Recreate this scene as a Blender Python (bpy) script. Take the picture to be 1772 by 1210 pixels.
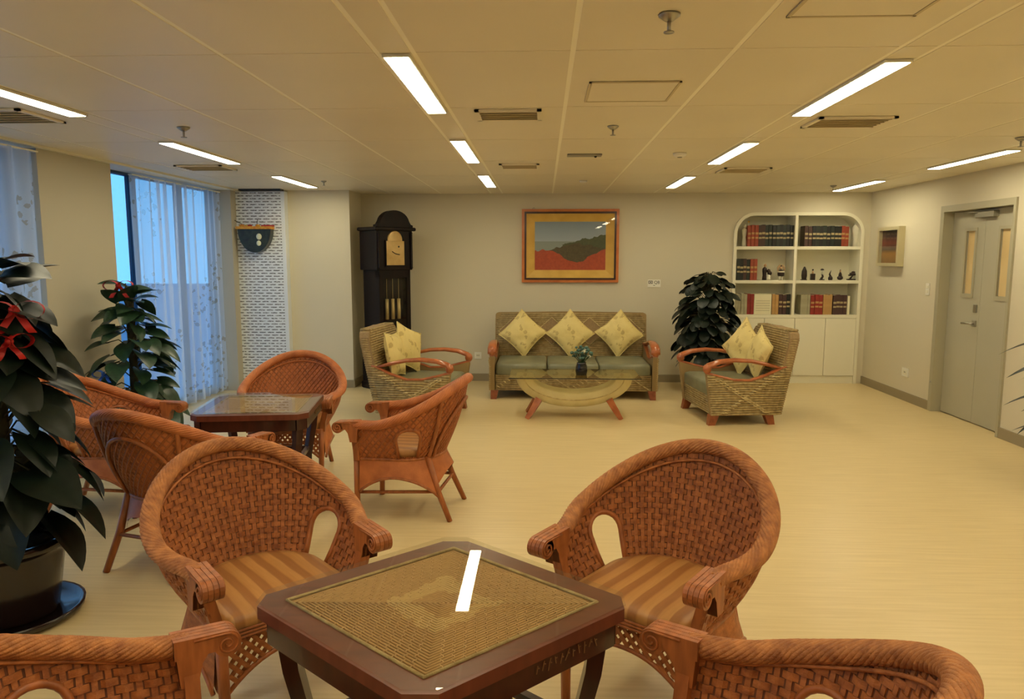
import bpy, math, random
from mathutils import Vector, Matrix, Quaternion, noise
random.seed(7)
S = bpy.context.scene
C = S.collection
PI = math.pi
for o in list(bpy.data.objects): bpy.data.objects.remove(o)

# ------------------------------------------------------------------ camera, world, exposure
cam = bpy.data.cameras.new('camera')
cam.sensor_width = 36; cam.lens = 1272 / 1772 * 36; cam.clip_start = 0.02; cam.clip_end = 2000
camo = bpy.data.objects.new('camera', cam); C.objects.link(camo)
camo.location = (0, 0, 1.65)
camo.rotation_euler = (math.radians(90 - 7.1), 0, math.radians(2.42))
S.camera = camo
S.view_settings.view_transform = 'Standard'; S.view_settings.look = 'None'
S.view_settings.gamma = 1; S.view_settings.use_curve_mapping = False
S.view_settings.exposure = 0.0
LAMP = 32.5
LAMPCOL = (1.0, 0.89, 0.60)
SKY = 2.15

w = bpy.data.worlds.new('sky'); S.world = w; w.use_nodes = True
nt = w.node_tree; nt.nodes.clear()
out = nt.nodes.new('ShaderNodeOutputWorld'); bg = nt.nodes.new('ShaderNodeBackground')
tc = nt.nodes.new('ShaderNodeTexCoord'); sx = nt.nodes.new('ShaderNodeSeparateXYZ'); rp = nt.nodes.new('ShaderNodeValToRGB')
nt.links.new(tc.outputs['Generated'], sx.inputs[0]); nt.links.new(sx.outputs['Z'], rp.inputs[0])
rp.color_ramp.elements[0].color = (0.12, 0.40, 0.76, 1); rp.color_ramp.elements[0].position = 0.0
rp.color_ramp.elements[1].color = (0.11, 0.36, 0.76, 1); rp.color_ramp.elements[1].position = 0.6
nt.links.new(rp.outputs[0], bg.inputs[0]); bg.inputs[1].default_value = SKY
nt.links.new(bg.outputs[0], out.inputs[0])

# ------------------------------------------------------------------ materials
MATS = {}
def lin(c):
    return tuple(((v / 255) / 12.92 if v / 255 <= .04045 else (((v / 255) + .055) / 1.055) ** 2.4) for v in c) + (1,)
def mat(name, c1, c2=None, rough=.6, metal=0., nscale=20., stretch=(1, 1, 1), bump=0., bscale=None, spec=.5, detail=3., coat=0., emit=None, estr=0.):
    m = bpy.data.materials.new(name); m.use_nodes = True
    t = m.node_tree; b = t.nodes['Principled BSDF']
    b.inputs['Roughness'].default_value = rough; b.inputs['Metallic'].default_value = metal
    b.inputs['Specular IOR Level'].default_value = spec
    b.inputs['Coat Weight'].default_value = coat; b.inputs['Coat Roughness'].default_value = .1
    b.inputs['Base Color'].default_value = lin(c1)
    if c2 is not None or bump:
        tcn = t.nodes.new('ShaderNodeTexCoord'); mp = t.nodes.new('ShaderNodeMapping')
        mp.inputs['Scale'].default_value = stretch
        t.links.new(tcn.outputs['Object'], mp.inputs[0])
        n = t.nodes.new('ShaderNodeTexNoise'); n.inputs['Scale'].default_value = nscale; n.inputs['Detail'].default_value = detail
        t.links.new(mp.outputs[0], n.inputs['Vector'])
        if c2 is not None:
            r = t.nodes.new('ShaderNodeValToRGB')
            r.color_ramp.elements[0].position = .32; r.color_ramp.elements[1].position = .68
            r.color_ramp.elements[0].color = lin(c1); r.color_ramp.elements[1].color = lin(c2)
            t.links.new(n.outputs['Fac'], r.inputs[0]); t.links.new(r.outputs[0], b.inputs['Base Color'])
        if bump:
            n2 = n
            if bscale:
                n2 = t.nodes.new('ShaderNodeTexNoise'); n2.inputs['Scale'].default_value = bscale
                t.links.new(mp.outputs[0], n2.inputs['Vector'])
            bp = t.nodes.new('ShaderNodeBump'); bp.inputs['Strength'].default_value = bump; bp.inputs['Distance'].default_value = .01
            t.links.new(n2.outputs['Fac'], bp.inputs['Height']); t.links.new(bp.outputs[0], b.inputs['Normal'])
    if emit:
        b.inputs['Emission Color'].default_value = emit; b.inputs['Emission Strength'].default_value = estr
    MATS[name] = m
    return m
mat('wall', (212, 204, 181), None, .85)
mat('wall_shaded', (182, 176, 158), None, .85)  # wall tone lowered, backlit shade of the piers put into the colour
mat('ceil_panel', (236, 226, 200), (231, 221, 196), .42, nscale=1.2, spec=.45)
mat('ceil_slab', (255, 250, 230), None, .7)
mat('floor', (222, 201, 154), (211, 189, 141), .34, nscale=7, stretch=(.35, 7, 1), bump=.03, bscale=20, spec=.5, detail=6)
mat('base', (150, 138, 112), None, .6)
mat('white_paint', (232, 228, 206), None, .5)
mat('white_panel', (232, 234, 232), None, .5)
mat('plastic', (235, 232, 220), None, .4)
mat('grey_metal', (150, 146, 132), None, .45, .3)
mat('steel', (170, 168, 160), None, .3, .9)
mat('black', (22, 20, 20), None, .5)
mat('door', (180, 176, 156), (176, 172, 152), .55, nscale=2)
mat('door_frame', (172, 166, 142), None, .5)
mat('lit_pane_paint', (226, 202, 152), (212, 184, 132), .25, nscale=2)  # opaque; warm light of the corridor behind is put into the colour
mat('rattan', (182, 110, 56), (138, 76, 36), .55, nscale=24, stretch=(1, 1, 2), bump=.25, bscale=160)
mat('rattan_rim', (192, 126, 70), (148, 88, 46), .6, nscale=30, bump=.35, bscale=220)
mat('weave_gap_shade', (112, 62, 32), (90, 48, 24), .7, nscale=30)  # dark tone painted in for the shade between woven strands
mat('rattan_orange', (196, 116, 62), (168, 94, 48), .5, nscale=14, bump=.15, bscale=120)
mat('rattan_wood', (178, 104, 54), (142, 80, 40), .42, nscale=6, stretch=(6, 6, 1), bump=.1)
mat('dark_wood', (66, 28, 18), (46, 18, 12), .3, nscale=6, stretch=(4, 4, 1), coat=.3)
mat('table_frame', (110, 56, 38), (92, 44, 30), .38, nscale=5, stretch=(2, 8, 1))
mat('clock_wood', (26, 14, 12), (16, 9, 8), .45, nscale=5, stretch=(5, 5, 1), spec=.25)
mat('orange_wood', (184, 106, 60), (154, 82, 44), .3, nscale=8, stretch=(2, 2, 2), coat=.4)
mat('rope', (186, 164, 116), (150, 128, 84), .8, nscale=26, stretch=(1, 1, 1), bump=.4, bscale=140)
mat('inset_base', (124, 94, 56), None, .9)
mat('vent', (204, 190, 154), None, .6)
mat('mark', (118, 84, 54), None, .6)
mat('rope_light', (212, 192, 142), (184, 162, 112), .8, nscale=30, bump=.35, bscale=140)
mat('rope_core', (150, 126, 84), None, .9)
mat('weave_plain', (156, 130, 92), (142, 118, 82), .75, nscale=60, bump=.3)
mat('leather', (132, 132, 106), (116, 116, 92), .42, nscale=8, bump=.06, bscale=90)
mat('crescent', (216, 200, 146), (200, 182, 126), .5, nscale=5, bump=.06, bscale=60)
mat('leaf', (44, 70, 46), (26, 48, 32), .36, nscale=9, spec=.45)
mat('leaf_dark', (21, 33, 24), (13, 23, 17), .42, nscale=7, spec=.3)
mat('stem', (62, 60, 34), (44, 40, 24), .8, nscale=20)
mat('pot_dark', (28, 20, 20), (38, 26, 24), .22, nscale=8, coat=.4)
mat('soil', (40, 30, 22), (26, 20, 14), .95, nscale=60, bump=.5)
mat('pot_white', (220, 215, 200), None, .35)
mat('red_cloth', (196, 30, 22), (164, 20, 16), .5, nscale=20)
mat('blue_cloth', (50, 110, 205), (36, 84, 170), .5, nscale=20)
mat('gold', (206, 166, 70), None, .35, .6)
mat('gold_frame', (242, 192, 92), (224, 168, 70), .38, 0., nscale=6)
mat('red_wood', (156, 84, 46), (130, 66, 34), .35, nscale=8, stretch=(3, 3, 3), coat=.2)
mat('picture_wood', (210, 124, 58), (190, 102, 46), .35, nscale=8, coat=.2)
mat('brass_face', (216, 186, 128), (190, 158, 96), .35, .3, nscale=6)
mat('silver_frame', (206, 196, 160), None, .35, .4)
mat('yellow_tray', (220, 170, 50), (200, 120, 40), .5, nscale=30)
mat('pebble', (225, 225, 190), None, .4)
mat('green_dark', (52, 60, 44), (30, 32, 26), .3, nscale=18)
mat('figure_dark', (50, 32, 26), (30, 20, 18), .35, nscale=30)
mat('figure_white', (214, 210, 190), None, .45)
mat('figure_skin', (196, 160, 120), None, .6)
mat('window_frame', (28, 52, 84), None, .4)
mat('ground_out', (120, 140, 160), (100, 120, 140), .9, nscale=.05)
mat('lamp_housing', (225, 222, 210), None, .4)
mat('vase', (22, 22, 24), None, .15, coat=.5)
mat('flower_teal', (86, 120, 112), (60, 92, 80), .6, nscale=40)
mat('flower_white', (225, 225, 205), None, .6)
mat('flower_yellow', (222, 206, 110), None, .6)
for nm, a, b in [('red', (158, 72, 48), (138, 56, 36)), ('crimson', (150, 44, 36), (126, 34, 28)), ('brown', (74, 48, 40), (58, 36, 32)), ('green', (36, 44, 38), (24, 32, 30)),
                 ('black', (26, 28, 28), (18, 20, 22)), ('grey', (170, 164, 136), (150, 144, 118)), ('tan', (190, 150, 92), (172, 132, 78)), ('maroon', (78, 50, 48), (60, 38, 38)), ('cream', (228, 222, 190), None)]:
    mat('book_' + nm, a, b, .5, nscale=12)
mat('book_band', (176, 160, 120), None, .5)
m = mat('lamp', (255, 250, 235), None, .5); b = m.node_tree.nodes['Principled BSDF']
b.inputs['Emission Color'].default_value = LAMPCOL + (1,); b.inputs['Emission Strength'].default_value = LAMP

def newmat(name):
    m = bpy.data.materials.new(name); m.use_nodes = True; MATS[name] = m
    t = m.node_tree; return m, t, t.nodes['Principled BSDF']
class NG:
    """tiny node-graph helper"""
    def __init__(s, t): s.t = t
    def v(s, sock_or_val, inp):
        if isinstance(sock_or_val, (int, float)): inp.default_value = sock_or_val
        else: s.t.links.new(sock_or_val, inp)
    def math(s, op, a, b=0., c=None):
        n = s.t.nodes.new('ShaderNodeMath'); n.operation = op
        s.v(a, n.inputs[0]); s.v(b, n.inputs[1])
        if c is not None: s.v(c, n.inputs[2])
        return n.outputs[0]
    def obj(s):
        n = s.t.nodes.new('ShaderNodeTexCoord'); x = s.t.nodes.new('ShaderNodeSeparateXYZ')
        s.t.links.new(n.outputs['Object'], x.inputs[0]); s.co = n.outputs['Object']
        return x.outputs
    def noise(s, scale, vec=None, detail=2.):
        n = s.t.nodes.new('ShaderNodeTexNoise'); n.inputs['Scale'].default_value = scale; n.inputs['Detail'].default_value = detail
        s.t.links.new(vec if vec is not None else s.co, n.inputs['Vector']); return n.outputs['Fac']
    def mix(s, fac, a, b):
        n = s.t.nodes.new('ShaderNodeMix'); n.data_type = 'RGBA'
        s.v(fac, n.inputs[0])
        for val, i in ((a, 6), (b, 7)):
            if isinstance(val, tuple): n.inputs[i].default_value = val
            else: s.t.links.new(val, n.inputs[i])
        return n.outputs[2]
    def comb(s, x, y, z):
        n = s.t.nodes.new('ShaderNodeCombineXYZ'); s.v(x, n.inputs[0]); s.v(y, n.inputs[1]); s.v(z, n.inputs[2]); return n.outputs[0]
    def ramp(s, fac, pts, const=False):
        n = s.t.nodes.new('ShaderNodeValToRGB'); e = n.color_ramp.elements
        n.color_ramp.interpolation = 'CONSTANT' if const else 'LINEAR'
        while len(e) < len(pts): e.new(.5)
        for i, (p, c) in enumerate(pts): e[i].position = p; e[i].color = c
        s.v(fac, n.inputs[0]); return n.outputs[0]

# glass: thin pane, transparent with a fresnel reflection
def glass(name, tint, rough=.01):
    m, t, b = newmat(name); t.nodes.remove(b)
    o = t.nodes['Material Output']; mx = t.nodes.new('ShaderNodeMixShader'); tr = t.nodes.new('ShaderNodeBsdfTransparent'); gl = t.nodes.new('ShaderNodeBsdfGlossy')
    fr = t.nodes.new('ShaderNodeFresnel'); fr.inputs[0].default_value = 1.5; gl.inputs['Roughness'].default_value = rough
    tr.inputs[0].default_value = tint
    ge = t.nodes.new('ShaderNodeNewGeometry'); ml = t.nodes.new('ShaderNodeMath'); ml.operation = 'MULTIPLY_ADD'; ml.inputs[1].default_value = -1; ml.inputs[2].default_value = 1; t.links.new(ge.outputs['Backfacing'], ml.inputs[0])
    m3 = t.nodes.new('ShaderNodeMath'); m3.operation = 'MULTIPLY'; t.links.new(ml.outputs[0], m3.inputs[0]); t.links.new(fr.outputs[0], m3.inputs[1])   # only the outer face of a pane reflects
    t.links.new(m3.outputs[0], mx.inputs[0]); t.links.new(tr.outputs[0], mx.inputs[1]); t.links.new(gl.outputs[0], mx.inputs[2]); t.links.new(mx.outputs[0], o.inputs[0])
glass('glass_top', (.95, .95, .93, 1)); glass('glass_clear', (.96, .98, .98, 1)); glass('glass_smoke', (.70, .67, .56, 1))
# sheer curtain with embroidered blossoms
m, t, b = newmat('curtain'); g = NG(t); X = g.obj()
b.inputs['Roughness'].default_value = .9
o = t.nodes['Material Output']
vor = t.nodes.new('ShaderNodeTexVoronoi'); vor.inputs['Scale'].default_value = 15; t.links.new(g.co, vor.inputs['Vector'])
clus = g.noise(1.6, None, 1.)
sp = g.math('MULTIPLY', g.math('LESS_THAN', g.math('ADD', vor.outputs['Distance'], g.math('MULTIPLY', g.noise(30), .9)), .80), g.math('GREATER_THAN', clus, .52))
col = g.mix(g.math('MULTIPLY', sp, .75), (.90, .91, .90, 1), (.60, .46, .26, 1))
t.links.new(col, b.inputs['Base Color'])
tl = t.nodes.new('ShaderNodeBsdfTranslucent'); t.links.new(col, tl.inputs[0])
tr = t.nodes.new('ShaderNodeBsdfTransparent'); tr.inputs[0].default_value = (.95, .97, 1, 1)
m1 = t.nodes.new('ShaderNodeMixShader'); m1.inputs[0].default_value = .62
t.links.new(b.outputs[0], m1.inputs[1]); t.links.new(tl.outputs[0], m1.inputs[2])
m2 = t.nodes.new('ShaderNodeMixShader'); m2.inputs[0].default_value = .45
t.links.new(m1.outputs[0], m2.inputs[1]); t.links.new(tr.outputs[0], m2.inputs[2]); t.links.new(m2.outputs[0], o.inputs[0])
# printed panel: rows of small black words
m, t, b = newmat('printed_panel'); g = NG(t); X = g.obj(); b.inputs['Roughness'].default_value = .5
row = g.math('DIVIDE', X[2], .0352); ri = g.math('FLOOR', row); rf = g.math('FRACT', row)
xx = g.math('ADD', X[0], g.math('MULTIPLY', X[1], 1.0))
wx = g.math('ADD', g.math('DIVIDE', xx, .104), g.math('MULTIPLY', g.math('MODULO', ri, 2.), .5))
wf = g.math('FRACT', wx)
word = g.math('MULTIPLY', g.math('GREATER_THAN', wf, .12), g.math('LESS_THAN', wf, .86))
jit = g.noise(1., g.comb(g.math('MULTIPLY', xx, 70.), g.math('MULTIPLY', ri, 7.3), 0.), 3.)
band = g.math('LESS_THAN', g.math('ABSOLUTE', g.math('SUBTRACT', rf, g.math('MULTIPLY_ADD', jit, .35, .28))), .16)
let = g.math('GREATER_THAN', g.noise(1., g.comb(g.math('MULTIPLY', xx, 120.), g.math('MULTIPLY', ri, 3.1), g.math('MULTIPLY', rf, 3.)), 2.), .40)
ink = g.math('MULTIPLY', g.math('MULTIPLY', word, band), let)
edge = g.math('LESS_THAN', g.math('ABSOLUTE', X[0]), .298)
t.links.new(g.mix(g.math('MULTIPLY', g.math('MULTIPLY', ink, edge), .92), lin((224, 230, 236)), lin((40, 40, 44))), b.inputs['Base Color'])
# striped chair seat
m, t, b = newmat('seat_stripes'); g = NG(t); X = g.obj(); b.inputs['Roughness'].default_value = .45
u = g.math('ADD', g.math('MULTIPLY', X[0], 13.), g.math('MULTIPLY', g.noise(3.), .5))
st = g.ramp(g.math('FRACT', u), [(0, lin((198, 146, 86))), (.45, lin((190, 136, 76))), (.56, lin((160, 106, 58))), (.94, lin((166, 112, 62))), (1, lin((198, 146, 86)))])
gr = g.noise(1., g.comb(g.math('MULTIPLY', X[0], 90.), g.math('MULTIPLY', X[1], 6.), 0.), 4.)
t.links.new(g.mix(g.math('MULTIPLY', gr, .4), st, lin((120, 72, 34))), b.inputs['Base Color'])
# yellow cushion with small brown flowers
m, t, b = newmat('cushion'); g = NG(t); X = g.obj(); b.inputs['Roughness'].default_value = .75
vor = t.nodes.new('ShaderNodeTexVoronoi'); vor.inputs['Scale'].default_value = 13; t.links.new(g.co, vor.inputs['Vector'])
sp = g.math('MULTIPLY', g.math('LESS_THAN', g.math('ADD', vor.outputs['Distance'], g.math('MULTIPLY', g.noise(60), .7)), .66), g.math('GREATER_THAN', g.noise(9.), .46))
t.links.new(g.mix(g.math('MULTIPLY', sp, .4), g.mix(g.noise(5.), lin((232, 214, 148)), lin((216, 194, 122))), lin((142, 104, 52))), b.inputs['Base Color'])
bp = t.nodes.new('ShaderNodeBump'); bp.inputs['Strength'].default_value = .35; bp.inputs['Distance'].default_value = .02
t.links.new(g.noise(12., None, 3.), bp.inputs['Height']); t.links.new(bp.outputs[0], b.inputs['Normal'])
# woven table inset
m, t, b = newmat('inset'); g = NG(t); X = g.obj(); b.inputs['Roughness'].default_value = .7
rad = g.math('ADD', g.math('MULTIPLY', g.math('ABSOLUTE', X[0]), 1.), g.math('MULTIPLY', g.math('ABSOLUTE', X[1]), 1.))
rn = g.math('ADD', rad, g.math('MULTIPLY', g.math('SUBTRACT', g.noise(22.), .5), .12))
ring = g.math('MULTIPLY', g.math('GREATER_THAN', rn, .09), g.math('LESS_THAN', rn, .17))
base = g.mix(g.noise(70., None, 4.), lin((196, 158, 104)), lin((162, 126, 78)))
t.links.new(g.mix(g.math('MULTIPLY', ring, .7), base, lin((206, 176, 120))), b.inputs['Base Color'])
# painted landscape (flat print)
m, t, b = newmat('landscape'); g = NG(t); X = g.obj(); b.inputs['Roughness'].default_value = .5
px, pz = X[0], X[2]
n1 = g.noise(9., None, 5.); n2 = g.noise(34., None, 5.)
nz = g.math('ADD', pz, g.math('MULTIPLY', g.math('SUBTRACT', n1, .5), .12))
sky = g.ramp(g.math('ADD', g.math('MULTIPLY', pz, 2.2), .3), [(0, lin((198, 202, 212))), (1, lin((140, 154, 172)))])
sea = lin((150, 156, 152))
hill = g.mix(n2, lin((62, 72, 50)), lin((100, 100, 68)))
mead = g.mix(n2, lin((108, 92, 62)), lin((62, 52, 40)))
red = g.mix(n2, lin((214, 88, 50)), lin((160, 52, 34)))
c = g.mix(g.math('LESS_THAN', pz, .06), sky, sea)
ridge = g.math('ADD', g.math('MULTIPLY', px, .22), g.math('ADD', .045, g.math('MULTIPLY', g.math('SUBTRACT', g.noise(9., g.comb(px, 0., 0.), 3.), .5), .14)))
c = g.mix(g.math('MULTIPLY', g.math('LESS_THAN', pz, ridge), g.math('GREATER_THAN', px, -.1)), c, hill)
c = g.mix(g.math('LESS_THAN', nz, g.math('MULTIPLY_ADD', g.math('ABSOLUTE', g.math('SUBTRACT', px, .12)), -.25, .045)), c, mead)
bush = g.math('MULTIPLY_ADD', g.math('ABSOLUTE', g.math('SUBTRACT', px, .08)), .5, -.23)
c = g.mix(g.math('LESS_THAN', nz, g.math('MINIMUM', bush, -.055)), c, red)
t.links.new(c, b.inputs['Base Color'])
# small framed photograph
m, t, b = newmat('small_print'); g = NG(t); X = g.obj(); b.inputs['Roughness'].default_value = .35
c = g.ramp(g.math('MULTIPLY_ADD', X[2], 2.4, .5), [(0, lin((150, 100, 50))), (.3, lin((190, 130, 60))), (.42, lin((70, 50, 50))), (.6, lin((130, 60, 44))), (.8, lin((60, 44, 50))), (1, lin((40, 34, 40)))])
t.links.new(g.mix(g.math('MULTIPLY', g.noise(9., None, 4.), .5), c, lin((60, 44, 36))), b.inputs['Base Color'])

# ------------------------------------------------------------------ mesh building
class MB:
    def __init__(s): s.v = []; s.f = []; s.sm = []
    def add(s, vs, fs, smooth=False):
        k = len(s.v); s.v += [tuple(p) for p in vs]
        for f in fs: s.f.append(tuple(i + k for i in f)); s.sm.append(smooth)
        return s
    def box(s, x0, x1, y0, y1, z0, z1, bev=0.):
        if bev <= 0:
            v = [(x0, y0, z0), (x1, y0, z0), (x1, y1, z0), (x0, y1, z0), (x0, y0, z1), (x1, y0, z1), (x1, y1, z1), (x0, y1, z1)]
            return s.add(v, [(3, 2, 1, 0), (4, 5, 6, 7), (0, 1, 5, 4), (1, 2, 6, 5), (2, 3, 7, 6), (3, 0, 4, 7)])
        b = bev
        def ring(z, i): return [(x0 + b + i - b, y0 + i, z), (x1 - i, y0 + i, z), (x1 - i, y1 - i, z), (x0 + i, y1 - i, z)]
        v = ring(z0, b) + ring(z0 + b, 0) + ring(z1 - b, 0) + ring(z1, b)
        f = [(3, 2, 1, 0), (12, 13, 14, 15)]
        for r in range(3):
            for i in range(4): j = (i + 1) % 4; f.append((r * 4 + i, r * 4 + j, r * 4 + 4 + j, r * 4 + 4 + i))
        return s.add(v, f)
    def obox(s, M, sx, sy, sz):
        v = [M @ Vector((a * sx / 2, b * sy / 2, c * sz / 2)) for c in (-1, 1) for (a, b) in ((-1, -1), (1, -1), (1, 1), (-1, 1))]
        return s.add(v, [(3, 2, 1, 0), (4, 5, 6, 7), (0, 1, 5, 4), (1, 2, 6, 5), (2, 3, 7, 6), (3, 0, 4, 7)])
    def prism(s, poly, h0, h1, axis='z', smooth=False):
        """poly: 2-D points; axis z: (x,y); y: (x,z); x: (y,z)"""
        def P(a, b, h): return (a, b, h) if axis == 'z' else ((a, h, b) if axis == 'y' else (h, a, b))
        n = len(poly)
        v = [P(a, b, h0) for a, b in poly] + [P(a, b, h1) for a, b in poly]
        s.add(v, [tuple(range(n))[::-1], tuple(range(n, 2 * n))])
        return s.add(v, [(i, (i + 1) % n, n + (i + 1) % n, n + i) for i in range(n)], smooth)
    def tube(s, path, r, n=8, closed=False, caps=True, flat=1., up=None, twist=0.):
        P = [Vector(p) for p in path]; m = len(P)
        rr = r if isinstance(r, (list, tuple)) else [r] * m
        vs = []; prev = None
        for i in range(m):
            if closed: T = P[(i + 1) % m] - P[i - 1]
            else: T = P[min(i + 1, m - 1)] - P[max(i - 1, 0)]
            T = T.normalized() if T.length > 1e-9 else Vector((0, 0, 1))
            if up is not None: a = Vector(up)
            elif prev is not None: a = prev
            else: a = Vector((0, 0, 1)) if abs(T.z) < .9 else Vector((1, 0, 0))
            a = (a - T * a.dot(T)); a = a.normalized() if a.length > 1e-6 else T.orthogonal().normalized()
            prev = a; bb = T.cross(a)
            for k in range(n):
                an = 2 * PI * k / n + (PI / n if n == 4 else 0) + twist * i
                vs.append(P[i] + a * (math.cos(an) * rr[i] * flat) + bb * (math.sin(an) * rr[i]))
        fs = []
        for i in range(m if closed else m - 1):
            j = (i + 1) % m
            for k in range(n):
                l = (k + 1) % n; fs.append((i * n + k, i * n + l, j * n + l, j * n + k))
        s.add(vs, fs, n > 4)
        if caps and not closed:
            k0 = len(s.v) - len(vs)
            s.f.append(tuple(k0 + i for i in range(n))[::-1]); s.sm.append(False)
            s.f.append(tuple(k0 + (m - 1) * n + i for i in range(n))); s.sm.append(False)
        return s
    def ribbon(s, pts, nrm, wd, w, th):
        vs = []
        for p, n_, d in zip(pts, nrm, wd):
            for a, b in ((-1, -1), (1, -1), (1, 1), (-1, 1)): vs.append(p + d * (a * w / 2) + n_ * (b * th / 2))
        fs = []
        for i in range(len(pts) - 1):
            for k in range(4): l = (k + 1) % 4; fs.append((i * 4 + k, i * 4 + l, i * 4 + 4 + l, i * 4 + 4 + k))
        e = len(pts) * 4
        fs += [(3, 2, 1, 0), (e - 4, e - 3, e - 2, e - 1)]
        return s.add(vs, fs, False)
    def lathe(s, prof, n=24, c=(0, 0, 0), sx=1., sy=1., smooth=True):
        vs = []
        for r, z in prof:
            for k in range(n): a = 2 * PI * k / n; vs.append((c[0] + r * math.cos(a) * sx, c[1] + r * math.sin(a) * sy, c[2] + z))
        fs = []
        for i in range(len(prof) - 1):
            for k in range(n): l = (k + 1) % n; fs.append((i * n + k, i * n + l, i * n + n + l, i * n + n + k))
        s.add(vs, fs, smooth); k0 = len(s.v) - len(vs)
        if prof[0][0] > 1e-4: s.f.append(tuple(k0 + i for i in range(n))[::-1]); s.sm.append(False)
        if prof[-1][0] > 1e-4: s.f.append(tuple(k0 + (len(prof) - 1) * n + i for i in range(n))); s.sm.append(False)
        return s
    def ball(s, c, r, n=10, m=6, sz=(1, 1, 1)):
        prof = [(max(r * math.sin(PI * i / m), 1e-5), -r * math.cos(PI * i / m)) for i in range(m + 1)]
        k = len(s.v); s.lathe(prof, n, (0, 0, 0))
        for i in range(k, len(s.v)): x, y, z = s.v[i]; s.v[i] = (c[0] + x * sz[0], c[1] + y * sz[1], c[2] + z * sz[2])
        return s
    def grid(s, fn, nu, nv, smooth=True, keep=None):
        vs = [fn(i / nu, j / nv) for j in range(nv + 1) for i in range(nu + 1)]
        fs = [(j * (nu + 1) + i, j * (nu + 1) + i + 1, (j + 1) * (nu + 1) + i + 1, (j + 1) * (nu + 1) + i) for j in range(nv) for i in range(nu) if keep is None or keep((i + .5) / nu, (j + .5) / nv)]
        return s.add(vs, fs, smooth)
    def mesh(s, name, mt):
        me = bpy.data.meshes.new(name); me.from_pydata(s.v, [], s.f); me.update()
        me.polygons.foreach_set('use_smooth', s.sm)
        me.materials.append(MATS[mt]); return me
    def build(s, name, mt, parent=None, loc=None):
        return link(name, s.mesh(name, mt), parent, loc)
def link(name, me, parent=None, loc=None):
    o = bpy.data.objects.new(name, me); C.objects.link(o)
    if parent is not None: o.parent = parent
    if loc: o.location = loc
    return o
def tag(o, label=None, cat=None, group=None, kind=None):
    if label: o['label'] = label
    if cat: o['category'] = cat
    if group: o['group'] = group
    if kind: o['kind'] = kind
    return o
def thing(name, label, cat, loc=(0, 0, 0), rz=0., group=None):
    o = bpy.data.objects.new(name, None); C.objects.link(o); o.empty_display_size = .1
    o.location = loc; o.rotation_euler = (0, 0, rz)
    return tag(o, label, cat, group)
def kids(o): return [c for c in ALLKIDS.get(o.name, [])] if False else list(o.children)
def copy_tree(o, parent=None):
    c = o.copy(); C.objects.link(c)
    if parent is not None: c.parent = parent
    for ch in list(o.children): copy_tree(ch, c)
    return c
def struct(name, mb, mt, label=None, cat=None, loc=None, parent=None):
    o = mb.build(name, mt, parent, loc)
    return tag(o, label, cat, None, 'structure') if parent is None else o
def face(d): return math.atan2(-d[0], d[1])      # rotation that turns local +Y to direction d

# ------------------------------------------------------------------ the room
H = 2.49; XL = -3.8; XR = 4.22; YB = 9.8; YN = -3.2
struct('floor', MB().box(-4.3, 4.5, YN - .2, 10.2, -.1, 0), 'floor', 'pale yellow sheet floor with faint streaks', 'floor')
ce = struct('ceiling', MB().box(-4.3, 4.5, YN - .2, 10.2, H - .0015, H + .1), 'ceil_slab', 'cream panelled metal ceiling', 'ceiling')
ROWX = [-2.725, -.612, 1.50, 3.63]
xs = []
for rx in ROWX:
    xs.append((rx - .075, rx + .075))
    for k in range(3): xs.append((rx + .075 + k * .654, rx + .075 + (k + 1) * .654))
xs = [(-3.76, -3.456), (-3.456, -2.80)] + xs
ys = [.87 + 1.123 * k for k in range(8)] + [9.78]
pc = {}
for (a, b_) in xs:
    if a > 4.2: continue
    b_ = min(b_, 4.21)
    for y0, y1 in zip(ys[:-1], ys[1:]):
        key = (round(b_ - a, 3), round(y1 - y0, 3))
        if key not in pc:
            wx, wy = key; pc[key] = MB().box(-wx / 2 + .011, wx / 2 - .011, -wy / 2 + .005, wy / 2 - .005, -.004, .004).mesh('ceiling_panel', 'ceil_panel')
        link('ceiling_panel', pc[key], ce, ((a + b_) / 2, (y0 + y1) / 2, H))

# back wall with the bookcase niche, seen as one notched outline
BX0, BX1, BZ = 2.475, 4.135, 2.235
arc = lambda cx, cz, r, a0, a1, n=10: [(cx + r * math.cos(math.radians(a0 + (a1 - a0) * i / n)), cz + r * math.sin(math.radians(a0 + (a1 - a0) * i / n))) for i in range(n + 1)]
rr = .27
notch = [(BX0, 0)] + arc(BX0 + rr, BZ - rr, rr, 180, 90) + arc(BX1 - rr, BZ - rr, rr, 90, 0) + [(BX1, 0)]
struct('wall_back', MB().box(-4.3, BX0, YB, YB + .12, 0, H).box(BX1, 4.5, YB, YB + .12, 0, H).box(BX0, BX1, YB, YB + .12, BZ, H).prism([(BX0, BZ)] + arc(BX0 + rr, BZ - rr, rr, 90, 180), YB, YB + .12, 'y').prism([(BX1, BZ)] + arc(BX1 - rr, BZ - rr, rr, 0, 90), YB, YB + .12, 'y'), 'wall', 'beige back wall behind the sofa', 'wall')
struct('wall_niche', MB().box(BX0 - .1, BX1 + .1, YB + .36, YB + .4, 0, H), 'wall', 'back of the niche behind the bookcase', 'wall')
struct('wall_pillar', MB().box(-4.1, -2.415, 9.2, YB, 0, H), 'wall', 'pale pillar beside the tall clock', 'wall')
DY0, DY1, DZ = 6.86, 8.02, 2.13
struct('wall_right', MB().prism([(YN, 0), (DY0, 0), (DY0, DZ), (DY1, DZ), (DY1, 0), (YB, 0), (YB, H), (YN, H)], XR, XR + .2, 'x'), 'wall', 'beige right wall with the grey double door', 'wall')
struct('wall_front', MB().box(-4.3, 4.5, YN - .2, YN, 0, H), 'wall', 'beige wall behind the viewer', 'wall')
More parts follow.
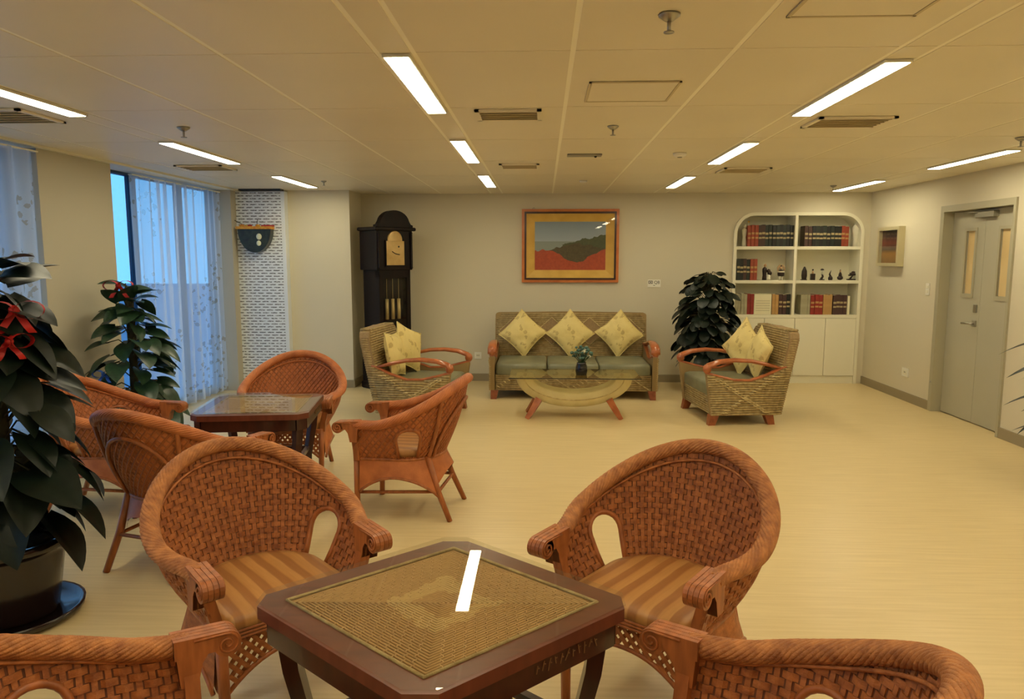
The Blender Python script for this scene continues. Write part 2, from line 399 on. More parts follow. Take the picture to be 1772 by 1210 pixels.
piers = [(-3.2, -1.0), (-.2, .2), (2.2, 3.0), (5.49, 6.44), (8.93, 9.2)]
for i, (a, b_) in enumerate(piers):
    struct('wall_left', MB().box(XL - .32, XL, a, b_, 0, H), 'wall_shaded', ['near end of the window wall', 'window pier nearest the viewer', 'second window pier', 'broad beige pier between the two curtained windows', 'narrow grey wall strip beside the printed panel'][i], 'wall')
# windows between the piers
for i, (a, b_) in enumerate([(-1.0, -.2), (.2, 2.2), (3.0, 5.49), (6.44, 8.93)]):
    wn = thing('window_%d' % (i + 1), ['near small window on the left wall', 'second window on the left wall', 'window behind the left curtain', 'window behind the embroidered curtain beside the pier'][i], 'window', (XL - .26, (a + b_) / 2, 0)); wn['kind'] = 'structure'
    L = (b_ - a) / 2
    fr = MB().box(-.03, .03, -L, L, 0, .1).box(-.03, .03, -L, L, H - .05, H)
    fr.build('window_frame', 'window_frame', wn)
    ms = [-L + .03, L - .03] + ([-L + .76, .45] if b_ - a > 2 else [0.])
    for y in ms: MB().box(-.035, .035, y - .035, y + .035, .1, H - .05).build('mullion', 'window_frame', wn)
    ms = sorted(ms)
    for y0, y1 in zip(ms[:-1], ms[1:]): MB().box(-.004, .004, y0 + .035, y1 - .035, .1, H - .05).build('pane', 'glass_clear', wn)
struct('trim_1', MB().box(XL - .3, XL + .045, YN, 9.2, H - .022, H - .001), 'white_paint', 'white pelmet strip along the window side of the ceiling', 'trim')
struct('trim_2', MB().box(-3.72, -3.2, 8.98, 9.1, H - .02, H - .002), 'black', 'dark slot in the ceiling above the printed panel', 'trim')
# baseboards
struct('baseboard_back', MB().box(-2.415, BX0, YB - .015, YB, 0, .1), 'base', 'brown baseboard along the back wall', 'baseboard')
struct('baseboard_right', MB().box(XR - .015, XR, DY1 + .07, YB, 0, .1), 'base', 'brown baseboard from the door to the bookcase', 'baseboard')
struct('baseboard_front', MB().box(XR - .015, XR, YN, DY0 - .03, 0, .1), 'base', 'brown baseboard on the near side of the door', 'baseboard')
struct('baseboard_pillar', MB().box(-3.19, -2.4, 9.185, 9.2, 0, .1).box(-2.415, -2.4, 9.2, YB, 0, .1), 'base', 'grey baseboard around the pillar', 'baseboard')
struct('ground', MB().box(-900, -5, -600, 900, -30.2, -30), 'ground_out', 'hazy ground far below outside', 'ground')

struct('door_sky_block', MB().box(XR + .165, XR + .2, DY0, DY1, 0, DZ), 'wall', 'unseen panel added behind the door to block sky light', 'wall')  # added unseen panel, stops sky light leaking around the door leaves
# double door
d = thing('door_1', 'grey double door with two narrow vision panels', 'door', (XR, (DY0 + DY1) / 2, 0)); d['kind'] = 'structure'
hy = (DY1 - DY0) / 2
MB().box(-.02, .16, hy - .005, hy + .06, 0, DZ + .06).box(-.02, .16, -hy - .03, -hy + .005, 0, DZ + .06).box(-.02, .16, -hy + .005, hy - .005, DZ - .005, DZ + .06).build('door_frame', 'door_frame', d)
for k, (a, b_) in enumerate([(-hy + .01, .0 - .002), (.002, hy - .01)]):
    wy = a + (b_ - a) * (.42 if k == 0 else .40)
    # leaf as four pieces around the vision panel
    w0, w1, z0, z1 = wy - .075, wy + .075, 1.29, 1.92
    leaf = MB().box(.085, .125, a, w0, .01, DZ - .01).box(.085, .125, w1, b_, .01, DZ - .01).box(.085, .125, w0, w1, .01, z0).box(.085, .125, w0, w1, z1, DZ - .01)
    lf = leaf.build('door_leaf', 'door', d)
    MB().box(.075, .09, w0 - .03, w0, z0 - .04, z1 + .03).box(.075, .09, w1, w1 + .03, z0 - .04, z1 + .03).box(.075, .09, w0, w1, z0 - .04, z0).box(.075, .09, w0, w1, z1, z1 + .03).build('vision_frame', 'door_frame', lf)
    MB().box(.1, .108, w0, w1, z0, z1).build('vision_pane', 'lit_pane_paint', lf)
hd = MB().box(.07, .085, .03, .09, .97, 1.03, .003).tube([(.085, .06, 1.0), (.035, .06, 1.0), (.03, .08, 1.0), (.03, .2, .995)], .011, 8)
hd.build('lever_handle', 'steel', d)
MB().box(.07, .086, .035, .085, 1.11, 1.19, .003).build('lock_plate', 'steel', d)
MB().box(.03, .085, -.2, .1, DZ - .09, DZ - .03, .006).tube([(.05, .0, DZ - .05), (.02, .14, DZ - .03), (.04, .3, DZ - .03)], .01, 6).build('door_closer', 'grey_metal', d)
MB().ball((-.012, hy + .03, .32), .015).build('door_stop', 'steel', d)

# ------------------------------------------------------------------ ceiling lamps and fittings
def lamp_proto():
    t = thing('ceiling_lamp', 'x', 'lamp', group='strip lamps in the ceiling')
    MB().box(-.058, .058, -.598, .598, -.012, 0).build('lamp_housing', 'lamp_housing', t)
    MB().box(-.05, .05, -.59, .59, -.0135, -.012).build('diffuser', 'lamp', t)
    return t
lp = lamp_proto(); first = True
rowname = ['row beside the windows', 'row left of the picture', 'row in front of the bookcase', 'row along the door wall']
order = ['far', 'middle', 'near']
for ri_, rx in enumerate(ROWX):
    st = [(-1.25, 'fourth'), (.95, 'third')] + ([(3.13, 'nearest visible'), (5.33, 'middle'), (7.55, 'farthest')] if ri_ < 2 else [(3.3, 'nearest visible'), (5.52, 'middle'), (7.75, 'farthest')] if ri_ == 2 else [(3.75, 'overhead'), (5.98, 'nearer'), (8.25, 'farther')])
    for y0, nm in st:
        o = lp if first else copy_tree(lp); first = False
        o.location = (rx, y0 + .6, H - .006)
        o['label'] = '%s white strip lamp of the ceiling %s' % (nm, rowname[ri_]) if nm not in ('third', 'fourth') else 'strip lamp %s the viewer in the %s' % ('above' if nm == 'third' else 'behind', rowname[ri_])

def vent(x, y, w_, l_, label, slats=6, mt='grey_metal'):
    t = thing('ceiling_vent', label, 'vent', (x, y, H - .006), group='ceiling vents')
    MB().box(-w_ / 2, w_ / 2, -l_ / 2, -l_ / 2 + .025, -.012, 0).box(-w_ / 2, w_ / 2, l_ / 2 - .025, l_ / 2, -.012, 0).box(-w_ / 2, -w_ / 2 + .025, -l_ / 2, l_ / 2, -.012, 0).box(w_ / 2 - .025, w_ / 2, -l_ / 2, l_ / 2, -.012, 0).build('vent_frame', 'ceil_panel', t)
    MB().box(-w_ / 2 + .025, w_ / 2 - .025, -l_ / 2 + .025, l_ / 2 - .025, -.003, 0).build('vent_back', 'vent', t)
    for k in range(slats):
        y_ = -l_ / 2 + .04 + (l_ - .08) * k / (slats - 1)
        M = Matrix.Translation((0, y_, -.008)) @ Matrix.Rotation(.6, 4, 'X')
        MB().obox(M, w_ - .05, .022, .003).build('slat', 'vent', t)
vent(-.205, 4.43, .38, .3, 'rectangular vent just behind the nearest lamp left of centre', 5)
vent(1.87, 4.75, .46, .34, 'dark slatted vent beside the large right lamp')
vent(1.9, 7.25, .44, .36, 'slatted vent between the middle and far right lamps')
vent(-.22, 6.85, .36, .3, 'thin vent left of centre farther back', 5)
vent(-3.2, 4.35, .5, .42, 'grey slatted vent beside the left window curtain')
vent(-3.13, 6.85, .44, .36, 'slatted vent above the embroidered curtain')
def hatch(x, y, w_, l_, label):
    t = thing('ceiling_hatch', label, 'hatch', (x, y, H - .006))
    MB().box(-w_ / 2, w_ / 2, -l_ / 2, -l_ / 2 + .012, -.006, 0).box(-w_ / 2, w_ / 2, l_ / 2 - .012, l_ / 2, -.006, 0).box(-w_ / 2, -w_ / 2 + .012, -l_ / 2, l_ / 2, -.006, 0).box(w_ / 2 - .012, w_ / 2, -l_ / 2, l_ / 2, -.006, 0).build('hatch_frame', 'vent', t)
    MB().box(-w_ / 2 + .014, w_ / 2 - .014, -l_ / 2 + .014, l_ / 2 - .014, -.004, 0).build('hatch_panel', 'ceil_panel', t)
hatch(.435, 3.87, .44, .44, 'square access hatch in the middle of the ceiling')
hatch(1.06, 2.5, .44, .44, 'access hatch at the top right edge of the view')
def sprinkler(x, y, s, label):
    t = thing('sprinkler', label, 'sprinkler', (x, y, H - .006), group='fire sprinklers')
    MB().lathe([(.0001, 0), (.034 * s, 0), (.032 * s, -.006 * s), (.012 * s, -.02 * s), (.0001, -.02 * s)][::-1], 16).build('cover_cup', 'steel', t)
    MB().tube([(0, 0, -.018 * s), (0, 0, -.05 * s)], .006 * s, 8).build('stem', 'steel', t)
    MB().lathe([(.0001, -.054 * s), (.016 * s, -.053 * s), (.016 * s, -.05 * s), (.0001, -.05 * s)], 12).build('deflector', 'steel', t)
for a in [(.43, 2.68, 1.15, 'largest sprinkler near the top of the view'), (.44, 4.85, 1.1, 'sprinkler behind the square ceiling hatch'), (-2.32, 4.78, 1.2, 'sprinkler above the left middle lamp'),
          (3.33, 5.42, 1.2, 'sprinkler at the right edge above the door lamp'), (3.36, 8.85, 1.1, 'small sprinkler near the farthest door-side lamp'), (-2.4, 8.1, .9, 'small sprinkler in front of the pillar')]: sprinkler(*a)
t = thing('ceiling_sensor', 'thin grey access strip on the ceiling before the picture', 'ceiling fitting', (.33, 6.15, H - .006))
MB().box(-.14, .14, -.05, .05, -.012, 0, .002).build('sensor_body', 'grey_metal', t); MB().ball((.09, 0, -.014), .012).build('sensor_eye', 'black', t)
t = thing('smoke_detector', 'round smoke detector right of the ceiling centre', 'smoke detector', (1.09, 6.1, H - .006))
MB().lathe([(.0001, -.03), (.035, -.03), (.05, -.02), (.055, 0)], 20).build('detector_body', 'plastic', t); MB().lathe([(.0001, -.036), (.018, -.035), (.02, -.03)], 12).build('detector_cap', 'grey_metal', t)
t = thing('smoke_detector', 'faint round smoke detector near the back wall', 'smoke detector', (.43, 8.2, H - .006))
MB().lathe([(.0001, -.02), (.03, -.02), (.045, 0)], 20).build('detector_body', 'plastic', t)

# ------------------------------------------------------------------ curtains
def curtain(y0, y1, x, label, zb=.03):
    n = int((y1 - y0) / .015)
    def fn(u, v):
        y = y0 + (y1 - y0) * u; z = zb + (H - .05 - zb) * v
        ph = y * 34 + 1.2 * math.sin(y * 5.1)
        amp = .028 + .012 * math.sin(y * 3.3 + 1)
        return (x + amp * math.sin(ph) + .012 * math.sin(y * 11 + v * 2), y + .012 * math.cos(ph) * (1 - v), z)
    t = thing('curtain', label, 'curtain', (0, 0, 0), group='sheer window curtains')
    MB().grid(fn, n, 14).build('curtain_fabric', 'curtain', t)
    MB().box(x - .02, x + .02, y0, y1, H - .056, H - .046).build('curtain_track', 'white_paint', t)
curtain(6.98, 8.9, -3.93, 'sheer white curtain with golden blossoms right of the pier')
curtain(3.02, 5.485, -3.80, 'sheer bluish curtain behind the big foreground plant')
curtain(.22, 2.18, -3.93, 'sheer curtain of the window beside the viewer')

# ------------------------------------------------------------------ printed panel and half-round ornament
pn = thing('printed_panel', 'tall white panel printed with rows of small black words', 'panel', (-3.535, 9.14, 0))
MB().box(-.345, .345, -.06, .06, .0, 2.465, .002).build('panel_board', 'printed_panel', pn)
hp = thing('half_round_ornament', 'dark half-round wall ornament with yellow top on the printed panel', 'ornament', (-3.54, 9.075, 2.0))
MB().prism([(.205 * math.cos(math.radians(a)), .285 * math.sin(math.radians(a))) for a in range(180, 361, 12)], -.11, 0, 'y').build('half_bowl', 'green_dark', hp)
MB().box(-.22, .215, -.13, 0, 0, .035, .003).build('tray', 'yellow_tray', hp)
MB().box(.1, .225, -.135, -.02, .035, .05).build('red_edge', 'red_cloth', hp)
for (x, z, r) in [(.06, -.09, .035), (.055, -.17, .03)]: MB().ball((x, -.112, z), r, 10, 6, (1, .4, 1.1)).build('pebble', 'pebble', hp)
for k in range(7):
    a = random.uniform(-.18, .16); MB().ball((a, -.07, .045), random.uniform(.018, .03), 8, 5, (1.3, 1, .6)).build('dry_flower', random.choice(['yellow_tray', 'gold', 'red_cloth']), hp)
MB().tube([(-.12, -.06, .04), (-.2, -.06, .08), (-.28, -.05, .12)], .004, 5).tube([(.02, -.06, .04), (.03, -.06, .12)], .004, 5).build('twig', 'stem', hp)

# ------------------------------------------------------------------ rattan tub chair
def arcmap(s):
    q = abs(s)
    return q
def rim(s):
    q = abs(s); sg = 1 if s >= 0 else -1
    if q < .67: ph = q / .67 * PI / 2; x, y = .372 * math.sin(ph), -.02 - .395 * math.cos(ph)
    else: k = (q - .67) / .33; x, y = .372 - .064 * k * k * (3 - 2 * k), -.02 + .26 * k
    z = .635 + .245 * (.5 + .5 * math.cos(PI * min(q / .84, 1))) ** .92 - .012 * max(0, (q - .75)) / .25
    return Vector((sg * x, y, z))
def bot(s):
    q = abs(s); sg = 1 if s >= 0 else -1
    if q < .67: ph = q / .67 * PI / 2; x, y = .255 * math.sin(ph), -.02 - .24 * math.cos(ph)
    else: k = (q - .67) / .33; x, y = .255, -.02 + .26 * k
    return Vector((sg * x, y, .40))
def shell(s, v):
    a, b_ = bot(s), rim(s)
    p = a.lerp(b_, v); out_ = Vector((p.x, p.y + .02, 0))
    if out_.length > 1e-6: p = p + out_.normalized() * (.018 * math.sin(PI * v))
    return p
def snorm(s, v):
    e = .004
    du = shell(min(s + e, 1), v) - shell(max(s - e, -1), v); dv = shell(s, min(v + e, 1)) - shell(s, max(v - e, 0))
    n = du.cross(dv).normalized()
    p = shell(s, v)
    if n.dot(Vector((p.x, p.y + .02, 0))) < 0: n = -n
    return n, du.normalized(), dv.normalized()
HOLE_S, HOLE_W = .55, .075
def vz(s, z): return (z - .40) / (rim(s).z - .40)
def inhole(s, z, g=0.):
    w_ = (abs(s) - HOLE_S) * .74
    if z < .415: return False
    if z < .535: return abs(w_) < HOLE_W + g
    return w_ * w_ + (z - .535) ** 2 < (HOLE_W + g) ** 2
def runs(samples):
    cur = []
    for p in samples:
        if p is None:
            if len(cur) > 1: yield cur
            cur = []
        else: cur.append(p)
    if len(cur) > 1: yield cur
def chair_backing():
    return MB().grid(lambda u, v: shell(-1 + 2 * u, v), 110, 26, True, lambda u, v: not inhole(-1 + 2 * u, .40 + v * (rim(-1 + 2 * u).z - .40)))
def chair_basket():
    mb = MB(); NS = 50; sub = 4
    z = .412; row = 0
    while z < .90:
        samp = []
        for i in range(NS * sub + 1):
            s = -1 + 2 * i / (NS * sub); v = vz(s, z)
            if v > .985 or v < 0 or inhole(s, z): samp.append(None); continue
            n, du, dv = snorm(s, v)
            off = .0062 * math.cos(PI * (i / sub + row)) + random.uniform(-.0008, .0008)
            samp.append((shell(s, v) + n * off, n, dv))
        for r in runs(samp):
            mb.ribbon([a for a, _, _ in r], [b_ for _, b_, _ in r], [c for _, _, c in r], .0195, .0045)
        z += .0212; row += 1
    for k in range(NS + 1):
        s = -1 + 2 * k / NS; samp = []
        for j in range(17):
            v = j / 16 * .98; zz = .40 + v * (rim(s).z - .40)
            if inhole(s, zz): samp.append(None); continue
            n, du, dv = snorm(s, v); samp.append((shell(s, v), n, du))
        for r in runs(samp): mb.ribbon([a for a, _, _ in r], [b_ for _, b_, _ in r], [c for _, _, c in r], .015, .006)
    return mb
def chair_diamond():
    mb = MB(); Ls = .86
    for sg in (-1, 1):
        c = -1.6
        while c < 1.6:
            samp = []
            for j in range(44):
                z = .402 + .5 * j / 43; w_ = c + sg * (z - .40) * .9; s = w_ / Ls
                if abs(s) > 1: samp.append(None); continue
                v = vz(s, z)
                if v > .98 or inhole(s, z): samp.append(None); continue
                n, du, dv = snorm(s, v); samp.append(shell(s, v) + n * (.002 * sg))
            for r in runs(samp): mb.tube(r, .0062, 5, caps=False)
            c += .042
    return mb
def chair_rim(ncord=13, turns=6.5, R=.0225, r=.0082, n=190):
    mb = MB(); P = [rim(-1 + 2 * i / n) for i in range(n + 1)]
    for c in range(ncord):
        path = []
        for i in range(n + 1):
            T = (P[min(i + 1, n)] - P[max(i - 1, 0)]).normalized(); up = Vector((0, 0, 1)); sd = T.cross(up).normalized(); u2 = sd.cross(T)
            a = 2 * PI * (c / ncord + turns * i / n)
            path.append(P[i] + sd * (math.cos(a) * R * 1.15) + u2 * (math.sin(a) * R))
        mb.tube(path, r, 6, caps=True)
    return mb
def chair_scroll(sg):
    mb = MB(); x0 = sg * .305
    def pieces(xa, xb, k):
        r = .036 * k; e = (1 - k) * .04
        mb.prism([(.335 + r * math.cos(2 * PI * q / 18), .610 + r * math.sin(2 * PI * q / 18)) for q in range(18)], xa, xb, 'x')
        mb.prism([(.20, .600), (.335, .596), (.335, .646 - e), (.20, .653 - e)], xa, xb, 'x')
        mb.prism([(.212, .52), (.256, .52), (.268, .575), (.285, .5995), (.205, .5995)], xa, xb, 'x')
    for j in range(4):
        xa = x0 - .034 + j * .0175; pieces(xa, xa + .0155, 1.)
    pieces(x0 - .033, x0 + .033, .9)
    return mb
def chair_spiral(sg):
    mb = MB(); x0 = sg * .305
    for xf in (x0 - .035, x0 + .035):
        path = []
        for i in range(26):
            a = math.radians(100 - i * 26); r = .031 * (1 - i / 28); path.append((xf, .335 + r * math.cos(a), .610 + r * math.sin(a)))
        mb.tube([(xf, .25, .642)] + path, .0036, 5)
    return mb
def arch_curve(sgn, g=.004):
    pts = []
    for w_, z in [(-HOLE_W, .41), (-HOLE_W, .47), (-HOLE_W, .535)] + [(-HOLE_W * math.cos(math.radians(a)), .535 + HOLE_W * math.sin(math.radians(a))) for a in range(15, 180, 15)] + [(HOLE_W, .535), (HOLE_W, .47), (HOLE_W, .41)]:
        s = sgn * (HOLE_S + w_ / .74); pts.append(shell(s, vz(s, z)))
    return pts
def chair_seat():
    o = []
    for i in range(-20, 21):
        s = i / 20; p = bot(s) ; o.append((p.x * .955, p.y * .955 + .0))
    o = [(-.225, .268)] + [(x, y) for x, y in o] + [(.225, .268)]
    # rounded front corners
    o[1] = (-.240, .245); o[-2] = (.240, .245)
    n = len(o); mb = MB(); rings = [(.95, .402), (.995, .412), (1.0, .43), (.985, .446), (.94, .456), (.8, .461), (.5, .463), (.2, .463)]
    vs = []; cy = .0
    for k, z in rings:
        for x, y in o: vs.append((x * k, cy + (y - cy) * k, z))
    fs = []
    for r in range(len(rings) - 1):
        for i in range(n): j = (i + 1) % n; fs.append((r * n + i, r * n + j, (r + 1) * n + j, (r + 1) * n + i))
    mb.add(vs, fs, True); k0 = 0
    mb.f.append(tuple(range((len(rings) - 1) * n, len(rings) * n))); mb.sm.append(True)
    mb.f.append(tuple(range(n))[::-1]); mb.sm.append(False)
    return mb
def archz(u): return .19 + .105 * (1 - abs(2 * u - 1) ** 2.2)       # u 0..1 along the apron
def chair_lattice():
    mb = MB()
    for sg in (-1, 1):
        c = -.45
        while c < .45:
            seg = []
            for j in range(30):
                z = .18 + .21 * j / 29; x = c + sg * (z - .18) * .85
                if abs(x) > .235 or z < archz((x + .24) / .48) + .004 or z > .39: seg.append(None); continue
                seg.append(Vector((x, .25 + sg * .003, z)))
            for r in runs(seg):
                d_ = (r[-1] - r[0]).normalized(); wd = Vector((d_.z, 0, -d_.x))
                mb.ribbon(r[::max(1, len(r) - 1)] if len(r) < 3 else [r[0], r[-1]], [Vector((0, 1, 0))] * 2, [wd] * 2, .0155, .004)
            c += .0365
    return mb
def chair_proto(style):
    t = thing('rattan_armchair', 'x', 'chair')
    wm = 'rattan' if style == 0 else 'rattan_orange'
    bk = chair_backing().build('shell_backing', 'weave_gap_shade' if style == 0 else 'rattan_orange', t)  # on basket chairs an added dark sheet, painting shade into the weave gaps
    o = (chair_basket() if style == 0 else chair_diamond()).build('woven_shell', wm if style == 0 else 'rattan_wood', t); o['kind'] = 'stuff'
    chair_rim().build('rim', 'rattan_rim' if style == 0 else 'rattan_orange', t)
    for off in (.0, ):
        pth = []
        for i in range(81):
            s = -.98 + 1.96 * i / 80; n, du, dv = snorm(s, .88); pth.append(shell(s, .88) - n * .01)
        MB().tube(pth, .006, 6).build('rim_binding', wm, t)
    for sg in (-1, 1):
        a = chair_scroll(sg).build('arm_scroll', 'rattan_wood', t); chair_spiral(sg).build('volute', 'rattan_wood', a)
        MB().tube([(sg * .262, .236, .39), (sg * .268, .238, .46), (sg * .288, .24, .54), (sg * .302, .235, .60)], .027, 4, flat=1.).build('arm_post', 'rattan_wood', t)
        MB().tube(arch_curve(sg), .0115, 8).build('arch_frame', 'rattan_wood', t)
        # side apron
        def sa(u, v, sg=sg):
            s = .98 - u * .68; p = bot(s); z = archz(u) + (.40 - archz(u)) * v
            z -= .035 * u * u * (1 - v)
            return (sg * (p.x + .006 + .045 * (1 - v) * (.4 + .6 * u)), p.y - (.07 * (1 - v) if u > .6 else 0) * (u - .6) * 2.5, z)
        MB().grid(sa, 16, 4).grid(lambda u, v: (lambda q: (q[0] - sg * .012, q[1], q[2]))(sa(1 - u, v)), 16, 4).build('side_apron', wm, t)
        MB().tube([sa(i / 16, 0) for i in range(17)], .0085, 6).build('apron_edge', 'rattan_wood', t)
        MB().tube([(sg * .252, .245, .41), (sg * .25, .248, .2), (sg * .246, .25, 0)], [.021, .02, .018], 8).build('leg', 'rattan_wood', t)
        MB().tube([(sg * .185, -.195, .41), (sg * .2, -.26, .2), (sg * .222, -.345, 0)], [.021, .02, .017], 8).build('leg', 'rattan_wood', t)
        MB().tube([(sg * .25, .248, .175), (sg * .205, -.268, .185)], .011, 6).build('stretcher', 'rattan_wood', t)
        pth = [(lambda n: shell(sg * .33, v / 10) + n * .014)(snorm(sg * .33, v / 10)[0]) for v in range(11)]
        MB().tube(pth, .013, 8).build('back_post', 'rattan_wood', t)
        pth = []
        for i in range(21):
            a = PI * i / 20; s = sg * .02 + .30 * math.cos(a) + sg * .0; v = .03 + .72 * math.sin(a) ** .8
            pth.append(shell(s, v) + snorm(s, v)[0] * .016)
        if sg == 1: MB().tube(pth, .0105, 8).build('back_arch', 'rattan_wood', t)
    # back apron
    def ba(u, v): s = -.32 + .64 * u; p = bot(s); z = archz(u) + .02 + (.38 - archz(u)) * v; return (p.x, p.y - .006 - .05 * (1 - v), z)
    MB().grid(ba, 14, 3).grid(lambda u, v: (lambda q: (q[0], q[1] + .012, q[2]))(ba(1 - u, v)), 14, 3).build('back_apron', wm, t)
    MB().tube([(-.205, -.268, .185), (.205, -.268, .185)], .011, 6).build('stretcher', 'rattan_wood', t)
    rl = MB()
    for k in range(3): rl.tube([(-.25, .262, .393 + .012 * (k - 1)), (.25, .262, .393 + .012 * (k - 1))], .007, 6)
    rl.build('front_rail', 'rattan_wood', t)
    pth = [bot(-1 + 2 * i / 60) + Vector((0, 0, -.004)) for i in range(61)]
    MB().tube(pth, .014, 6).build('seat_rail', 'rattan_wood', t)
    o = chair_lattice().build('apron_lattice', wm, t); o['kind'] = 'stuff'
    MB().tube([(-.24 + .48 * i / 16, .25, archz(i / 16)) for i in range(17)], .009, 6).build('apron_edge', 'rattan_wood', t)
    chair_seat().build('seat', 'seat_stripes', t)
    return t
GA, GB = 'rattan armchairs around the front table', 'rattan armchairs around the table by the windows'
pa = chair_proto(0); pb = chair_proto(1)
def place(proto, used, x, y, d_, label, group, z=0.):
    o = proto if not used else copy_tree(proto)
    o.location = (x, y, z); o.rotation_euler = (0, 0, face(d_)); o['label'] = label; o['group'] = group
place(pa, 0, -1.05, 2.62, (.68, -.73), 'basket-woven rattan armchair at the left far side of the front table', GA)
place(pa, 1, .44, 2.64, (-.60, -.80), 'basket-woven rattan armchair at the right far side of the front table', GA)
place(pa, 1, -.955, 1.43, (.80, .60), 'rattan armchair cut off at the bottom left corner', GA)
place(pa, 1, .405, 1.49, (-.80, .60), 'rattan armchair cut off at the bottom right, its back to the viewer', GA)
place(pb, 0, -1.90, 5.42, (.12, -1.), 'rattan armchair facing the viewer behind the far dark table', GB)
place(pb, 1, -.90, 4.70, (-.99, .10), 'orange rattan armchair in side view facing left', GB)
place(pb, 1, -2.86, 4.66, (1., .05), 'rattan armchair half hidden behind the big foreground plant', GB)
place(pb, 1, -1.99, 3.885, (.28, .96), 'rattan armchair with its arched back to the viewer beside the far table', GB)

# ------------------------------------------------------------------ square tables
def table(x, y, rz, kx, ky, label, group):
    """octagonal-cornered square table; kx, ky half diagonals (corners on local x / y axes)"""
    t = thing('square_table', label, 'table', (x, y, 0), rz, group)
    ch = .055
    def diamond(k, c):      # corners cut: start at +x going ccw
        A = kx * k; B = ky * k; cor = [(A, 0), (0, B), (-A, 0), (0, -B)]; p = []
        for i in range(4):
            P = Vector(cor[i]); a = Vector(cor[i - 1]); b_ = Vector(cor[(i + 1) % 4])
            p.append(P + (a - P).normalized() * c); p.append(P + (b_ - P).normalized() * c)
        return p
    Z = .70
    outp = diamond(1., ch); inn = [Vector((kx * .80, 0)), Vector((0, ky * .80)), Vector((-kx * .80, 0)), Vector((0, -ky * .80))]
    for i in range(4):
        j = (i + 1) % 4
        m0 = (outp[2 * i] + outp[2 * i + 1]) / 2; m1 = (outp[2 * j] + outp[2 * j + 1]) / 2
        poly = [m0, outp[2 * i + 1], outp[2 * j], m1, inn[j], inn[i]]
        MB().prism([tuple(p) for p in poly], Z - .035, Z, 'z').build('frame_board', 'table_frame', t)
    MB().prism([tuple(p) for p in inn], Z - .02, Z - .008, 'z').build('inset_base', 'inset_base', t)
    mb = MB(); n = 30
    for k in range(n):
        q = (k + .5) / n
        mb.tube([(p.x * q, p.y * q, Z - .006) for p in inn], .0043, 5, closed=True)
    o = mb.build('woven_inset', 'inset', t); o['kind'] = 'stuff'
    mb = MB()
    for k in range(9, 29, 2):          # staggered cross bindings over pairs of cords
        for i in range(4):
            a, b_ = inn[i], inn[(i + 1) % 4]
            e_ = (b_ - a).normalized(); dn = Vector((e_.y, -e_.x)); mid = (a + b_) / 2 * (k / n); hl = (b_ - a).length / 2 * (k / n)
            if dn.dot(mid) < 0: dn = -dn
            for q in range(-14, 15):
                of = (q + .5 * ((k // 2) % 2)) * .034
                if abs(of) > hl - .008: continue
                p0 = mid + e_ * of; p1 = p0 + dn * .016
                mb.tube([(p0.x, p0.y, Z - .0035), (p1.x, p1.y, Z - .0035)], .0022, 4)
    o = mb.build('cross_bindings', 'inset', t); o['kind'] = 'stuff'
    mb = MB(); mb.tube([(p.x * .99, p.y * .99, Z + .001) for p in inn], .006, 6, closed=True); mb.build('inset_border', 'rope', t)
    MB().prism([tuple(p) for p in diamond(1.006, ch)], Z + .008, Z + .013, 'z').build('glass_top', 'glass_top', t)
    # apron
    ap = diamond(.93, ch * .9)
    for i in range(4):
        a, b_ = ap[2 * i + 1], ap[(2 * i + 2) % 8]
        dd = (b_ - a); L = dd.length; an = math.atan2(dd.y, dd.x); mid = (a + b_) / 2
        M = Matrix.Translation((mid.x, mid.y, Z - .035 - .035)) @ Matrix.Rotation(an, 4, 'Z')
        o = MB().obox(M, L, .022, .07).build('apron', 'dark_wood', t)
        if i == 3:
            mk = MB()
            for k in range(11):
                u = .12 + k * .021; M2 = M @ Matrix.Translation((u - .12, -.0118, .004 + .004 * (k % 2))) @ Matrix.Rotation(random.uniform(-.5, .5), 4, 'Y')
                mk.obox(M2, .0035, .002, .02 + .006 * (k % 3)); mk.obox(M2 @ Matrix.Translation((.003, 0, .004)), .009, .002, .003)
            mk.build('carved_marks', 'mark', o)
        c0 = ap[2 * i]; c1 = ap[2 * i + 1]; cm = (c0 + c1) / 2
        MB().obox(Matrix.Translation((cm.x, cm.y, Z - .07)) @ Matrix.Rotation(math.atan2((c1 - c0).y, (c1 - c0).x), 4, 'Z'), (c1 - c0).length, .022, .07).build('apron_corner', 'dark_wood', t)
        # sabre leg under the corner
        u = Vector((cm.x, cm.y, 0))
        pth = [(u.x * k, u.y * k, z) for k, z in [(.94, Z - .04), (.90, .5), (.80, .3), (.78, .15), (.86, 0)]]
        MB().tube(pth, [.036, .032, .028, .026, .03], 4, up=(u.x, u.y, .01)).build('leg', 'dark_wood', t)
    # lower stretchers with little turned spindles
    cs = [((ap[2 * i] + ap[2 * i + 1]) / 2) * .80 for i in range(4)]
    for i in range(4):
        a, b_ = cs[i], cs[(i + 1) % 4]
        st_ = MB().tube([(a.x, a.y, .34), (b_.x, b_.y, .34)], .018, 4).tube([(a.x, a.y, .22), (b_.x, b_.y, .22)], .014, 4).build('stretcher', 'dark_wood', t)
        for k in range(1, 14):
            p = a.lerp(b_, k / 14)
            MB().tube([(p.x, p.y, .225), (p.x + .006, p.y, .28), (p.x - .004, p.y, .335)], [.006, .009, .006], 5).build('spindle', 'dark_wood', st_)
    return t
GT = 'square glass-topped tables'
table(-.278, 1.935, .03, .545, .475, 'square table with chamfered corners, glass top and woven inset in front', GT)
table(-1.84, 4.66, math.radians(45 + 8), .50, .50, 'dark glass-topped table among the orange chairs by the windows', GT)

